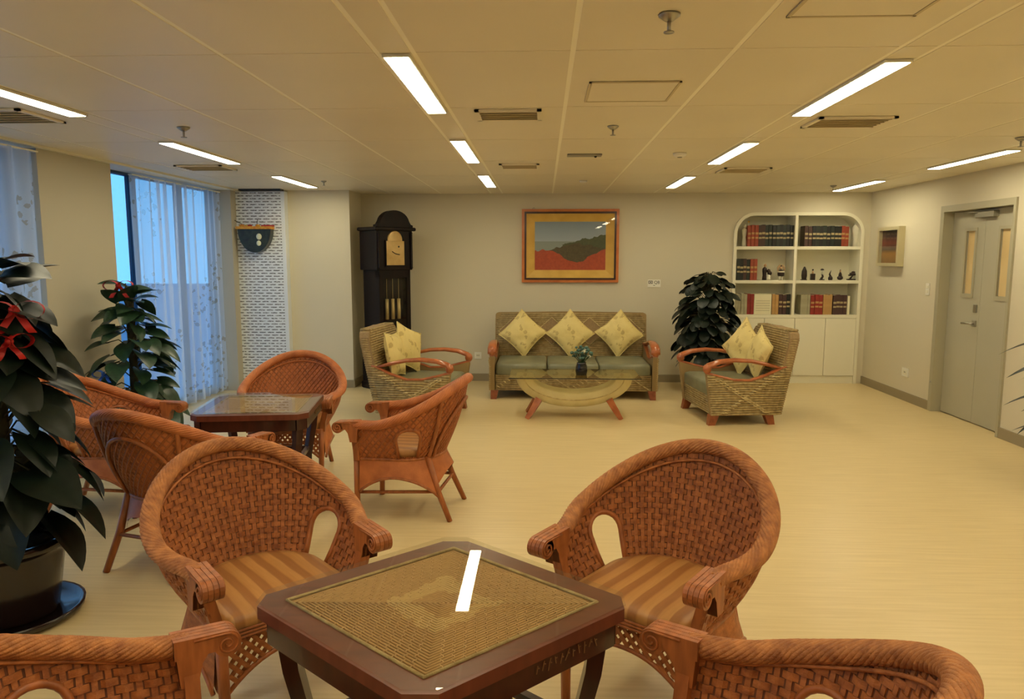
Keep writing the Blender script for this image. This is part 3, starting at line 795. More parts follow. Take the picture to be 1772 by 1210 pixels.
# ------------------------------------------------------------------ rope-woven sofa and lounge chairs
def lounge(name, label, cat, W, nseat, loc, d_, D=.74, group=None, hback=.94):
    """local +Y is the front; side panels at x=+-W/2"""
    t = thing(name, label, cat, loc, face(d_), group)
    F = D / 2; B = -D / 2
    prof = [(F - .03, .10), (F + .03, .52), (F - .10, .485), (F - .26, .445), (F - .42, .44), (F - .58, .49), (B - .02, .565), (B - .06, .57), (B + .04, .10)]
    def yr(z): return (B + .04 + (B - .06 - B - .04) * (z - .1) / .47, F - .03 + .06 * (z - .1) / .42)
    def dip(y):
        pts = [(p[0], p[1]) for p in prof[1:8]]
        for (y0, z0), (y1, z1) in zip(pts[:-1], pts[1:]):
            if y1 <= y <= y0: return z0 + (z1 - z0) * (y0 - y) / (y0 - y1)
        return .5
    for sg in (-1, 1):
        x0, x1 = sorted((sg * W / 2, sg * (W / 2 - .07)))
        sp = MB().prism(prof, x0 + .008, x1 - .008, 'x').build('side_panel', 'rope_core', t)
        cords = MB(); z = .112
        while z < .56:
            seg = []
            y0, y1 = yr(z)
            for j in range(41):
                y = y0 + (y1 - y0) * j / 40
                seg.append((sg * (W / 2 - .006) + random.uniform(-.0015, .0015), y, z) if z < dip(y) - .008 else None)
            for r in runs(seg): cords.tube([r[0], r[len(r) // 2], r[-1]], .0125, 6)
            z += .0235
        o = cords.build('rope_cords', 'rope', sp); o['kind'] = 'stuff'
        xm = MB()
        for (a, b_) in [((F - .06, .46), (B + .14, .12)), ((B + .02, .5), (F - .12, .12)), ((F - .1, .46), (B + .11, .12)), ((B + .06, .5), (F - .15, .12))]:
            n_ = 16
            for k in range(n_):
                u = (k + .5) / n_; y = a[0] + (b_[0] - a[0]) * u; zz = a[1] + (b_[1] - a[1]) * u
                if zz < dip(y) - .02:
                    sl = .03 if b_[0] < a[0] else -.03
                    xm.tube([(sg * (W / 2 + .008), y - .022, zz - .006), (sg * (W / 2 + .013), y, zz), (sg * (W / 2 + .008), y + .022, zz + .006 * (1 if sl > 0 else -1))], .007, 5)
        o = xm.build('cross_stitch', 'rope_light', sp); o['kind'] = 'stuff'
        # bent wooden arm: lower strip on the dip, upper bow, front grip
        xa = sg * (W / 2 - .035)
        MB().tube([(xa, y, z + .006) for y, z in prof[1:8]], .034, 8, flat=.42, up=(0, 0, 1)).build('arm_strip', 'orange_wood', t)
        bow = [(F + .035, .545), (F + .0, .60), (F - .10, .635), (F - .25, .65), (F - .42, .64), (F - .58, .605), (B - .01, .565)]
        MB().tube([(xa, y, z) for y, z in bow], [.054, .055, .052, .046, .042, .038, .03], 10, flat=.5, up=(0, 0, 1)).build('arm_bow', 'orange_wood', t)
        g = MB().ball((xa, F + .018, .565), .05, 12, 8, (.95, .85, 1.)); g.build('arm_grip', 'orange_wood', t)
        MB().ball((xa, B - .03, .567), .03, 8, 6, (1, 1.3, .8)).build('rope_knot', 'rope_light', t)
    xi = W / 2 - .07
    # base, front panel
    MB().box(-xi, xi, B + .05, F - .05, .10, .29).build('base_box', 'rope_core', t)
    fp = MB(); z = .112
    while z < .29:
        fp.tube([(-xi, F - .045 + .06 * (z - .1), z), (0, F - .042 + .06 * (z - .1), z), (xi, F - .045 + .06 * (z - .1), z)], .0125, 6); z += .0235
    o = fp.build('front_cords', 'rope', t); o['kind'] = 'stuff'
    if nseat > 1:
        zz = MB(); n_ = 44
        for k in range(n_):
            u = -xi + .03 + (2 * xi - .06) * k / (n_ - 1); ph = (k % 11) / 11; z = .12 + .15 * (1 - abs(2 * ph - 1))
            zz.tube([(u - .02, F - .03, z - .012), (u, F - .024, z), (u + .02, F - .03, z + .012)], .007, 5)
        o = zz.build('zigzag_stitch', 'rope_light', t); o['kind'] = 'stuff'
    # back: raked slab with rounded top corners
    zt = hback; lean = .17; xb = W / 2 - .015
    def by(z): return B + .02 - lean * (z - .1) / (zt - .1)
    if nseat > 1: rc = .35
    else: rc = 1.
    outl = [(-xb + .06, .10), (xb - .06, .10), (xb, .55), (xb, zt - .08 * rc), (xb - .03 * rc, zt - .035 * rc), (xb - .1 * rc, zt - .01 * rc), (0, zt + .01), (-xb + .1 * rc, zt - .01 * rc), (-xb + .03 * rc, zt - .035 * rc), (-xb, zt - .08 * rc), (-xb, .55)]
    bb = MB(); vs = [(x, by(z) + .05, z) for x, z in outl] + [(x, by(z) - .045, z) for x, z in outl]; n = len(outl)
    bb.add(vs, [tuple(range(n)), tuple(range(n, 2 * n))[::-1]] + [((i + 1) % n, i, n + i, n + (i + 1) % n) for i in range(n)])
    bk = bb.build('back_panel', 'weave_plain' if nseat == 1 else 'rope_core', t)
    bc = MB(); z = .11
    def xw(z): return xb - .012 if z < zt - .08 else xb - .04 - (z - zt + .08) * .6
    while z < zt + .0:
        bc.tube([(-xw(z), by(z) - .045, z), (xw(z), by(z) - .045, z)], .0125, 6)
        if z > .40: bc.tube([(-xw(z), by(z) + .047, z), (xw(z), by(z) + .047, z)], .011, 6)
        # edge wraps
        for sg in (-1, 1): bc.tube([(sg * xw(z), by(z) - .045, z), (sg * (xw(z) + .008), by(z), z), (sg * xw(z), by(z) + .045, z)], .0115, 6)
        z += .0235
    o = bc.build('back_cords', 'rope', bk); o['kind'] = 'stuff'
    if nseat > 1:                                         # smooth diamonds let into the back
        for k in range(4):
            cx_ = -xb + (k + .5) * 2 * xb / 4; hw = .20; cz = .72; hh = .175
            dv = [(cx_, cz - hh), (cx_ + hw, cz), (cx_, cz + hh), (cx_ - hw, cz)]
            m_ = MB(); m_.add([(x, by(z) + .066, z) for x, z in dv] + [(x, by(z) + .045, z) for x, z in dv], [(0, 1, 2, 3), (7, 6, 5, 4), (1, 0, 4, 5), (2, 1, 5, 6), (3, 2, 6, 7), (0, 3, 7, 4)])
            dm = m_.build('diamond_panel', 'weave_plain', bk)
            MB().tube([(x, by(z) + .066, z) for x, z in dv], .006, 5, closed=True).build('diamond_edge', 'rope_light', dm)
    MB().tube([(x * .995, by(z) - .0, z + .004) for x, z in outl[2:]], .05, 8, flat=.4, up=(0, 1, 0)).build('top_binding', 'rope', bk) if False else None
    # seat cushions
    wseat = 2 * xi / nseat
    for k in range(nseat):
        xc = -xi + wseat * (k + .5); a = wseat / 2 - .006
        rings = [(.97, .29), (1., .305), (1., .39), (.985, .41), (.93, .42), (.5, .427)]
        m_ = MB(); yc = (B + .06 + F - .01) / 2; hl = (F - .01 - B - .06) / 2; vs = []
        o2 = [(-a, -hl + .03), (-a + .03, -hl), (a - .03, -hl), (a, -hl + .03), (a, hl - .03), (a - .03, hl), (-a + .03, hl), (-a, hl - .03)]
        for q, z in rings: vs += [(xc + x * q, yc + y * q, z) for x, y in o2]
        fs = [(r * 8 + i, r * 8 + (i + 1) % 8, r * 8 + 8 + (i + 1) % 8, r * 8 + 8 + i) for r in range(5) for i in range(8)]
        m_.add(vs, fs, True); m_.f.append(tuple(range(40, 48))); m_.sm.append(True)
        m_.build('seat_cushion', 'leather', t)
    for sx_ in (-1, 1):
        for sy_ in (-1, 1):
            xc, yc = sx_ * (W / 2 - .06), (F - .07 if sy_ > 0 else B + .10)
            m_ = MB(); top = [(xc - .045, yc - .045), (xc + .045, yc - .045), (xc + .045, yc + .045), (xc - .045, yc + .045)]
            dx, dy = sx_ * .012, sy_ * .03
            m_.add([(x, y, .105) for x, y in top] + [(xc + (x - xc) * .75 + dx, yc + (y - yc) * .75 + dy, 0) for x, y in top], [(0, 1, 2, 3), (7, 6, 5, 4), (1, 0, 4, 5), (2, 1, 5, 6), (3, 2, 6, 7), (0, 3, 7, 4)])
            m_.build('foot', 'red_wood', t)
    return t
lounge('sofa', 'long rope-woven sofa with green-grey seats below the landscape picture', 'sofa', 1.96, 3, (.355, 8.92, 0), (0, -1), .86, None, .955)
GL = 'rope-woven lounge chairs'
lounge('lounge_chair', 'rope-woven lounge chair facing right in front of the tall clock', 'armchair', .93, 1, (-1.24, 7.60, 0), (.99, -.12), .72, GL)
lounge('lounge_chair', 'rope-woven lounge chair facing left in front of the bookcase', 'armchair', .93, 1, (1.94, 7.70, 0), (-.99, -.12), .72, GL)

# cushions
def cushion_mesh(sz, th, seed):
    n = 16; rnd = random.Random(seed)
    def sd(sg):
        def fn(u, v):
            a, b_ = 2 * u - 1, 2 * v - 1
            if sg < 0: a = -a
            ea = max(0, 1 - a * a); eb = max(0, 1 - b_ * b_)
            h = (ea * eb) ** .42
            k = .10
            x = a * (1 - k * eb) + .02 * math.sin(9 * b_ + seed) * (abs(a) ** 3); z = b_ * (1 - k * ea) + .02 * math.sin(8 * a + seed) * (abs(b_) ** 3)
            wr = noise.noise(Vector((a * 2.3, b_ * 2.3, seed * 3.1 + sg))) * .22
            return (x * sz / 2, sg * (th / 2) * h * (1 + wr), z * sz / 2)
        return fn
    return MB().grid(sd(1), n, n).grid(sd(-1), n, n)
def cushion(loc, rx, ry, rz, label, group, sz=.40, seed=1):
    t = thing('cushion', label, 'cushion', loc, 0, group)
    q = Matrix.Rotation(rz, 3, 'Z') @ Matrix.Rotation(rx, 3, 'X') @ Matrix.Rotation(ry, 3, 'Y')
    t.rotation_euler = q.to_euler()
    o = cushion_mesh(sz, .15, seed).build('cushion_body', 'cushion', t)
    k = .10; pth = []
    for i in range(48):
        u = i / 12; e = int(u); f_ = 2 * (u - e) - 1; c = 1 - k * (1 - f_ * f_)
        p = [(f_, -c), (c, f_), (-f_, c), (-c, -f_)][e]; pth.append((p[0] * sz / 2, 0, p[1] * sz / 2))
    MB().tube(pth, .007, 5, closed=True).build('piping', 'cushion', t)
GC = 'yellow flowered cushions'
for k, (x, nm) in enumerate([(-.255, 'left'), (.345, 'middle'), (.965, 'right')]):
    cushion((x, 9.30, .70), -.22, math.radians([42, 45, 49][k]), 0, 'yellow flowered cushion on the sofa, %s of the three' % nm, GC, .44, k + 1)
cushion((-1.52, 7.45, .665), -.2, math.radians(5), math.radians(86), 'yellow cushion on the left lounge chair, upright and nearer the viewer', GC, .45, 5)
cushion((-1.45, 7.83, .69), -.2, math.radians(22), math.radians(68), 'yellow cushion tilted behind the other on the left lounge chair', GC, .45, 6)
cushion((2.14, 7.91, .71), -.2, math.radians(40), math.radians(-62), 'tilted yellow cushion on the right lounge chair, farther from the viewer', GC, .45, 7)
cushion((2.205, 7.55, .68), -.22, math.radians(25), math.radians(-84), 'yellow cushion beside the near arm of the right lounge chair', GC, .43, 8)

# ------------------------------------------------------------------ coffee table
ct = thing('coffee_table', 'low coffee table with a crescent base and smoked glass top', 'table', (.325, 7.62, 0))
def cres(n=28):
    o_, i_ = [], []
    for k in range(n + 1):
        a = math.radians(180 + 180 * k / n)
        o_.append((.60 * math.cos(a), .435 + .315 * math.sin(a))); i_.append((.425 * math.cos(a), .435 + .165 * math.sin(a)))
    return o_, i_
oo, ii = cres(); mb = MB(); n = len(oo); layers = [(-.15, .86), (-.135, .96), (-.11, 1.), (.11, 1.), (.135, .96), (.15, .86)]
vs = []
for y, k in layers:
    for (ox, oz), (ix, iz) in zip(oo, ii):
        mx, mz = (ox + ix) / 2, (oz + iz) / 2
        vs += [(mx + (ox - mx) * k, y, mz + (oz - mz) * k), (mx + (ix - mx) * k, y, mz + (iz - mz) * k)]
fs = []
for l in range(len(layers) - 1):
    for k in range(n - 1):
        a = l * 2 * n + 2 * k; b_ = a + 2 * n
        fs += [(a, a + 2, b_ + 2, b_), (a + 1, b_ + 1, b_ + 3, a + 3)]
for l, fl in ((0, 1), (len(layers) - 1, -1)):
    for k in range(n - 1):
        a = l * 2 * n + 2 * k; fs.append((a, a + 1, a + 3, a + 2)[::fl])
for e in (0, n - 1):
    for l in range(len(layers) - 1): a = l * 2 * n + 2 * e; fs.append((a, a + 1, a + 1 + 2 * n, a + 2 * n))
mb.add(vs, fs, True); mb.build('crescent_base', 'crescent', ct)
# wrapped bands along the crescent
mb = MB()
for k in (.5,):
    mb.tube([((ox + (ix - ox) * k), -.150, (oz + (iz - oz) * k)) for (ox, oz), (ix, iz) in zip(oo, ii)], .006, 5)
mb.build('rope_seam', 'rope_light', ct)
for sx_ in (-1, 1):
    for sy_ in (-1, 1):
        MB().tube([(sx_ * .36, sy_ * .13, .205), (sx_ * .42, sy_ * .15, .1), (sx_ * .485, sy_ * .17, 0)], [.05, .042, .032], 4, up=(1, 0, .5)).build('leg', 'orange_wood', ct)
MB().box(-.665, .665, -.31, .31, .44, .45).build('glass_top', 'glass_smoke', ct)
MB().box(-.665, .665, -.312, -.31, .44, .45).box(-.665, .665, .31, .312, .44, .45).build('glass_edge', 'vase', ct)
# vase of flowers
va = thing('flower_vase', 'black vase with teal and white flowers on the coffee table', 'vase', (.40, 7.55, .45))
MB().lathe([(.0001, 0), (.055, 0), (.062, .04), (.06, .08), (.048, .115), (.05, .13), (.042, .13), (.04, .11), (.0001, .1)], 20).build('vase_body', 'vase', va)
rnd = random.Random(4)
for k in range(34):
    a = rnd.uniform(0, 6.28); rr_ = rnd.uniform(.02, .12); h = rnd.uniform(.18, .30) - rr_ * .3
    x, y = rr_ * math.cos(a), rr_ * math.sin(a)
    MB().tube([(0, 0, .1), (x * .5, y * .5, .16), (x, y, h)], .003, 4).build('stem', 'leaf', va)
    c = 'flower_yellow' if k == 0 else ('flower_white' if k % 6 == 0 else 'flower_teal')
    MB().ball((x, y, h), rnd.uniform(.014, .024), 7, 5, (1, 1, .8)).build('blossom', c, va)

# ------------------------------------------------------------------ tall clock
ck = thing('grandfather_clock', 'tall dark grandfather clock in the corner by the pillar', 'clock', (-1.985, 9.30, 0), face((.72, -.69)))
WB, DB = .265, .19        # half width, half depth; front is local +Y
MB().box(-WB - .02, WB + .02, -DB, DB + .03, 0, .09, .01).box(-WB, WB, -DB, DB + .01, .09, .55, .006).build('plinth', 'clock_wood', ck)
tk = MB().box(-WB + .03, WB - .03, -DB + .02, DB - .10, .55, 1.50).box(-WB + .03, -WB + .085, DB - .10, DB - .01, .55, 1.50).box(WB - .085, WB - .03, DB - .10, DB - .01, .55, 1.50).box(-WB + .03, WB - .03, DB - .10, DB - .01, .55, .66).box(-WB + .03, WB - .03, DB - .10, DB - .01, 1.40, 1.50)
tk.build('trunk', 'clock_wood', ck)
MB().box(-WB + .085, WB - .085, DB - .030, DB - .024, .66, 1.40).build('trunk_glass', 'glass_clear', ck)
MB().box(-WB, WB, -DB, DB, 1.50, 2.0, .006).build('hood', 'clock_wood', ck)
MB().box(-WB - .035, WB + .035, -DB - .0, DB + .035, 1.985, 2.03, .01).build('cornice', 'clock_wood', ck)
ped = [(-WB, 2.03), (-WB, 2.055), (-WB + .03, 2.065)] + [(.215 * math.cos(math.radians(a)), 2.07 + .165 * math.sin(math.radians(a))) for a in range(168, 11, -12)] + [(WB - .03, 2.065), (WB, 2.055), (WB, 2.03)]
MB().prism(ped, DB - .07, DB + .02, 'y').build('arched_pediment', 'clock_wood', ck)
dl = MB().box(-.135, .135, DB, DB + .012, 1.56, 1.86, .002).build('dial', 'brass_face', ck)
md = MB().lathe([(.11, 0), (.11, .006), (.10, .010), (.0001, .010)], 28).build('moon_disc', 'brass_face', ck)
md.location = (0, DB + .0005, 1.875); md.rotation_euler = (-PI / 2, 0, 0)
MB().tube([(0, DB + .016, 1.70), (.05, DB + .016, 1.73)], .005, 5).tube([(0, DB + .016, 1.70), (-.06, DB + .016, 1.69)], .005, 5).ball((-.05, DB + .014, 1.79), .012, 8, 5).build('hands', 'black', dl)
MB().box(-.15, -.135, DB, DB + .018, 1.55, 1.87).box(.135, .15, DB, DB + .018, 1.55, 1.87).box(-.15, .15, DB, DB + .018, 1.545, 1.56).build('dial_frame', 'clock_wood', dl)
for x in (-.09, 0., .09): MB().lathe([(.0001, 0), (.022, .002), (.022, .258), (.0001, .26)], 12, (x, DB - .065, .88)).tube([(x, DB - .065, 1.13), (x, DB - .065, 1.39)], .003, 5).build('weight', 'brass_face', ck)
for x in (-WB + .02, WB - .02): MB().lathe([(.018, 1.52), (.014, 1.54), (.014, 1.95), (.018, 1.97)], 10, (x, DB + .012, 0)).build('hood_column', 'clock_wood', ck)

# ------------------------------------------------------------------ pictures, sign, sockets
pc_ = thing('landscape_picture', 'framed landscape with red bushes above the sofa', 'picture', (.352, YB, 1.807))
def frame(mb, w0, h0, w1, h1, y0, y1):
    """ring between half sizes (w0,h0) outer and (w1,h1) inner, from y0 (back) to y1 (front)"""
    return mb.box(-w0, w0, y1, y0, h1, h0).box(-w0, w0, y1, y0, -h0, -h1).box(-w0, -w1, y1, y0, -h1, h1).box(w1, w0, y1, y0, -h1, h1)
frame(MB(), .635, .477, .597, .44, 0, -.045).build('outer_frame', 'picture_wood', pc_)
frame(MB(), .60, .443, .575, .418, 0, -.055).build('frame_bead', 'dark_wood', pc_)
mb = MB()
for (a, b_, c, d_) in [(((-.575, .418), (.575, .418), (.47, .315), (-.47, .315)))] if False else []: pass
q0 = [(-.58, .422), (.58, .422), (.58, -.422), (-.58, -.422)]; q1 = [(-.465, .315), (.465, .315), (.465, -.315), (-.465, -.315)]
for i in range(4):
    j = (i + 1) % 4
    m_ = MB(); m_.add([(q0[i][0], -.045, q0[i][1]), (q0[j][0], -.045, q0[j][1]), (q1[j][0], -.014, q1[j][1]), (q1[i][0], -.014, q1[i][1]), (q0[i][0], 0, q0[i][1]), (q0[j][0], 0, q0[j][1]), (q1[j][0], 0, q1[j][1]), (q1[i][0], 0, q1[i][1])],
                      [(0, 1, 2, 3), (7, 6, 5, 4), (1, 0, 4, 5), (3, 2, 6, 7)]); m_.build('gold_slip', 'gold_frame', pc_)
MB().box(-.467, .467, -.012, -.002, -.317, .317).build('painting', 'landscape', pc_)
MB().box(-.58, .58, -.05, -.047, -.425, .425).build('picture_glass', 'glass_clear', pc_)
MB().tube([(-.5, -.02, .475), (-.48, -.01, .50), (-.46, -.02, .475)], .005, 5).build('hanger', 'steel', pc_)

sp_ = thing('small_picture', 'small framed photo on the right wall between bookcase and door', 'picture', (XR, 9.14, 1.785), PI / 2)
# local -Y faces into the room after the turn (world -x)
sp_.rotation_euler = (0, 0, -PI / 2)
frame(MB(), .275, .235, .235, .195, 0, -.075).build('frame', 'silver_frame', sp_)
MB().box(-.236, .236, -.03, -.004, -.196, .196).build('print', 'small_print', sp_)
MB().box(-.236, .236, -.068, -.065, -.196, .196).build('picture_glass', 'glass_clear', sp_)

def plate(x, y, z, rz, w_, h_, label, cat, name, kind):
    t = thing(name, label, cat, (x, y, z), rz)
    MB().box(-w_ / 2, w_ / 2, -.01, 0, -h_ / 2, h_ / 2, .002).build('face_plate', 'plastic', t)
    if kind == 'socket':
        MB().box(-w_ * .3, w_ * .3, -.013, -.01, -h_ * .28, h_ * .28).build('socket_insert', 'white_paint', t)
        MB().box(-.014, -.008, -.0145, -.013, -.006, .012).box(.008, .014, -.0145, -.013, -.006, .012).build('slots', 'black', t)
    elif kind == 'switch':
        for zz in (-.025, .022): MB().box(-w_ * .35, w_ * .35, -.015, -.01, zz - .016, zz + .016, .002).build('rocker', 'white_paint', t)
    return t
plate(-.872, YB, .345, 0, .092, .092, 'white socket on the back wall left of the sofa', 'socket', 'wall_socket', 'socket')
plate(XR, 8.64, .33, -PI / 2, .15, .10, 'white double socket low on the right wall', 'socket', 'wall_socket', 'socket')
plate(XR, 8.27, 1.31, -PI / 2, .07, .13, 'white light switch beside the door frame', 'switch', 'light_switch', 'switch')
sg_ = thing('wall_sign', 'small white sign with dark lettering right of the picture', 'sign', (1.462, YB, 1.318))
MB().box(-.085, .085, -.008, 0, -.05, .05, .001).build('sign_board', 'plastic', sg_)
def text_mesh(s, size, name, mt, parent, loc, rot):
    cu = bpy.data.curves.new('t', 'FONT'); cu.body = s; cu.size = size; cu.extrude = .0008; cu.align_x = 'CENTER'
    ob = bpy.data.objects.new('t', cu); C.objects.link(ob); bpy.context.view_layer.update()
    me = bpy.data.meshes.new_from_object(ob.evaluated_get(bpy.context.evaluated_depsgraph_get())); bpy.data.objects.remove(ob)
    me.materials.clear(); me.materials.append(MATS[mt]); o = link(name, me, parent, loc); o.rotation_euler = rot; return o
frame(MB(), .027, .019, .02, .012, -.008, -.0095).box(-.009, .009, -.0095, -.008, -.006, .006).build('boxed_mark', 'black', sg_, (-.048, 0, .014))
text_mesh('QB', .055, 'lettering', 'black', sg_, (.035, -.0095, -.006), (PI / 2, 0, 0))
MB().box(-.012, .012, -.0095, -.008, -.03, -.024).build('small_line', 'black', sg_)

# ------------------------------------------------------------------ bookcase
bc = thing('bookcase', 'white built-in bookcase with rounded top corners and lower cupboards', 'bookcase', ((BX0 + BX1) / 2, YB - .03, 0))
hw = (BX1 - BX0) / 2; dp = .35
def rounded(w_, top, r): return [(-w_, 0)] + arc(-w_ + r, top - r, r, 180, 90) + arc(w_ - r, top - r, r, 90, 0) + [(w_, 0)]
o1 = rounded(hw, BZ, rr); o2 = rounded(hw - .04, BZ - .04, rr - .04); mb = MB(); n = len(o1)
vs = [(x, 0, z) for x, z in o1] + [(x, 0, z) for x, z in o2] + [(x, dp, z) for x, z in o1] + [(x, dp, z) for x, z in o2]
fs = []
for i in range(n - 1): fs += [(i, i + 1, n + i + 1, n + i), (2 * n + i + 1, 2 * n + i, 3 * n + i, 3 * n + i + 1), (i + 1, i, 2 * n + i, 2 * n + i + 1), (n + i, n + i + 1, 3 * n + i + 1, 3 * n + i)]
mb.add(vs, fs); mb.build('carcass', 'white_paint', bc)
MB().prism(rounded(hw - .02, BZ - .02, rr - .02), dp - .02, dp, 'y').build('back_board', 'white_paint', bc)
SH = [1.80, 1.36, .91]
for z in SH: MB().box(-hw + .03, hw - .03, .004, dp - .02, z - .04, z).build('shelf', 'white_paint', bc)
XD = 3.272 - (BX0 + BX1) / 2
MB().box(XD - .018, XD + .018, .002, dp - .02, .91, BZ - .03).build('divider', 'white_paint', bc)
MB().box(-hw + .03, hw - .03, .02, dp - .02, .0, .10).build('toe_kick', 'white_paint', bc)
dw = (2 * hw - .08) / 4
for k in range(4):
    x0 = -hw + .04 + dw * k
    MB().box(x0 + .003, x0 + dw - .003, .002, .022, .105, .865, .002).build('cupboard_door', 'white_paint', bc)
MB().box(-hw + .04, hw - .04, .03, dp - .02, .10, .87).build('cupboard_body', 'white_paint', bc)
YF = YB - .03
ordn = ['first', 'second', 'third', 'fourth', 'fifth', 'sixth', 'seventh', 'eighth', 'ninth', 'tenth', 'eleventh', 'twelfth', 'thirteenth', 'fourteenth', 'fifteenth', 'sixteenth']
bmesh_cache = {}
cname = {'red': 'red', 'crimson': 'dark red', 'brown': 'brown', 'green': 'dark green', 'black': 'black', 'grey': 'pale grey', 'tan': 'tan', 'maroon': 'dark maroon', 'cream': 'cream'}
def px2x(px, y=YF + .06): return math.tan(math.atan((px - 886) / 1272) - math.radians(2.42)) * y * 1.006
def books(p0, p1, cols, z, h, shelf, group, band=True):
    x0, x1 = px2x(p0), px2x(p1); w_ = (x1 - x0) / len(cols)
    for k, c in enumerate(cols):
        hh = h * (1 + .02 * math.sin(k * 3.7 + p0)); dd = .17 + .01 * math.sin(k * 2.3)
        o = MB().box(-w_ / 2 + .001, w_ / 2 - .001, 0, dd, 0, hh, .003).build('book', 'book_' + c, None, (x0 + w_ * (k + .5), YF + .05 + .01 * math.sin(k * 5.1 + p1), z))
        tag(o, '%s book, %s from the left %s' % (cname[c], ordn[k], shelf), 'book', group)
        if band: MB().box(-w_ / 2 + .004, w_ / 2 - .004, -.0015, .001, hh * .36, hh * .44).box(-w_ / 2 + .004, w_ / 2 - .004, -.0015, .001, hh * .56, hh * .66).build('spine_band', 'book_band' if c not in ('red', 'crimson') else 'book_tan', o)
        if not band or True: MB().box(-w_ / 2 + .004, w_ / 2 - .004, .004, dd - .004, hh, hh + .0005).build('page_block', 'book_cream', o)
books(1287, 1371, ['red', 'red', 'red', 'brown', 'brown', 'green', 'green', 'black', 'green', 'black', 'green', 'black', 'black', 'black'], 1.80, .275, 'on the top left shelf', 'books on the top left shelf')
books(1384, 1459, ['brown', 'brown', 'black', 'green', 'black', 'green', 'black', 'green', 'black', 'black', 'red', 'red'], 1.80, .26, 'on the top right shelf', 'books on the top right shelf')
books(1270, 1305, ['green', 'black', 'brown', 'green', 'red', 'red'], 1.36, .275, 'on the middle left shelf', 'books on the middle left shelf')
books(1270, 1290, ['grey'] * 4, .91, .27, 'on the bottom left shelf', 'books on the bottom left shelf', False)
books(1290.5, 1302, ['crimson', 'crimson'], .91, .27, 'of the red pair on the bottom left shelf', 'books on the bottom left shelf', False)
sc = thing('white_binder_box', 'white box with horizontal ridges between books on the bottom left shelf', 'box', ((px2x(1302.5) + px2x(1332)) / 2, YF + .05, .91))
wv = px2x(1332) - px2x(1302.5); MB().box(-wv / 2, wv / 2, 0, .17, 0, .27, .003).build('box_body', 'book_cream', sc)
for k in range(5): MB().box(-wv / 2 + .02, wv / 2 - .02, -.004, .001, .05 + k * .032, .054 + k * .032).build('ridge', 'book_grey', sc)
books(1333, 1344, ['tan', 'tan'], .91, .265, 'of the tan pair on the bottom left shelf', 'books on the bottom left shelf', False)
books(1345, 1364, ['maroon', 'maroon', 'black'], .91, .265, 'of the dark books on the bottom left shelf', 'books on the bottom left shelf')
books(1382, 1399, ['grey'] * 4, .91, .26, 'on the bottom right shelf', 'books on the bottom right shelf', False)
books(1399.5, 1420, ['crimson'] * 3, .91, .26, 'of the red books on the bottom right shelf', 'books on the bottom right shelf')
books(1420.5, 1437, ['tan'] * 3, .91, .26, 'of the tan books on the bottom right shelf', 'books on the bottom right shelf', False)
books(1437.5, 1462, ['maroon'] * 4, .91, .26, 'of the dark books on the bottom right shelf', 'books on the bottom right shelf')
books(1462.5, 1467, ['cream'], .91, .25, 'of the pale end book on the bottom right shelf', 'books on the bottom right shelf', False)
# statuettes
def fig(px, z, label, parts, name='statuette', group='statuettes in the bookcase'):
    t = thing(name, label, 'statuette', (px2x(px, YF + .12), YF + .12, z), 0, group)
    for nm, mt_, mb in parts: mb.build(nm, mt_, t)
fig(1281.5, 1.80, 'tall white statuette left of the top shelf books', [('body', 'figure_white', MB().lathe([(.0001, 0), (.034, .0), (.03, .06), (.022, .12), (.034, .18), (.036, .21), (.016, .235), (.0001, .24)], 14)), ('head', 'figure_white', MB().ball((.005, 0, .262), .024, 10, 7)), ('raised_arm', 'figure_white', MB().tube([(.02, 0, .21), (.045, 0, .25), (.05, 0, .31)], .009, 6)), ('blossom', 'gold', MB().ball((.05, 0, .32), .014))])
fig(1470.5, 1.80, 'tall white vase-like statuette right of the top shelf books', [('body', 'figure_white', MB().lathe([(.0001, 0), (.036, 0), (.032, .08), (.034, .15), (.052, .20), (.05, .23), (.024, .275), (.0001, .28)], 14)), ('head', 'figure_white', MB().lathe([(.02, .27), (.022, .29), (.006, .33), (.0001, .335)], 10))])
fig(1321, 1.36, 'dark statuette of two figures left on the middle left shelf', [('standing_figure', 'figure_dark', MB().lathe([(.0001, 0), (.03, 0), (.024, .06), (.03, .12), (.03, .15), (.012, .17), (.0001, .172)], 12, (-.02, 0, 0))), ('head', 'figure_skin', MB().ball((-.015, 0, .19), .02).ball((-.013, 0, .21), .008)), ('kneeling_figure', 'figure_dark', MB().ball((.03, -.01, .12), .026).ball((.045, -.01, .09), .03)), ('skirt', 'figure_white', MB().lathe([(.028, 0), (.032, .03), (.02, .07), (.0001, .08)], 12, (.03, -.01, 0)))])
fig(1346.5, 1.36, 'striped dark and white statuette with raised arms', [('legs', 'figure_white', MB().tube([(-.016, 0, 0), (-.016, 0, .06)], .014, 8).tube([(.016, 0, 0), (.016, 0, .06)], .014, 8)), ('torso', 'figure_dark', MB().lathe([(.0001, .05), (.04, .055), (.045, .09), (.036, .13), (.0001, .14)], 12)), ('belt', 'figure_white', MB().lathe([(.044, .1), (.045, .115), (.042, .12)], 12)), ('arms', 'figure_skin', MB().tube([(-.038, 0, .12), (-.045, 0, .16), (-.012, 0, .2)], .011, 6).tube([(.038, 0, .12), (.045, 0, .16), (.012, 0, .2)], .011, 6)), ('head', 'figure_skin', MB().ball((0, 0, .165), .024)), ('hair', 'figure_dark', MB().ball((0, .004, .178), .02))])
fig(1386.5, 1.36, 'dark shell-shaped carving left on the middle right shelf', [('carving', 'figure_dark', MB().lathe([(.0001, 0), (.03, .0), (.038, .06), (.034, .12), (.012, .17), (.0001, .18)], 12, (0, 0, 0), 1., .6)), ('base', 'figure_dark', MB().box(-.04, .03, -.025, .025, 0, .012))])
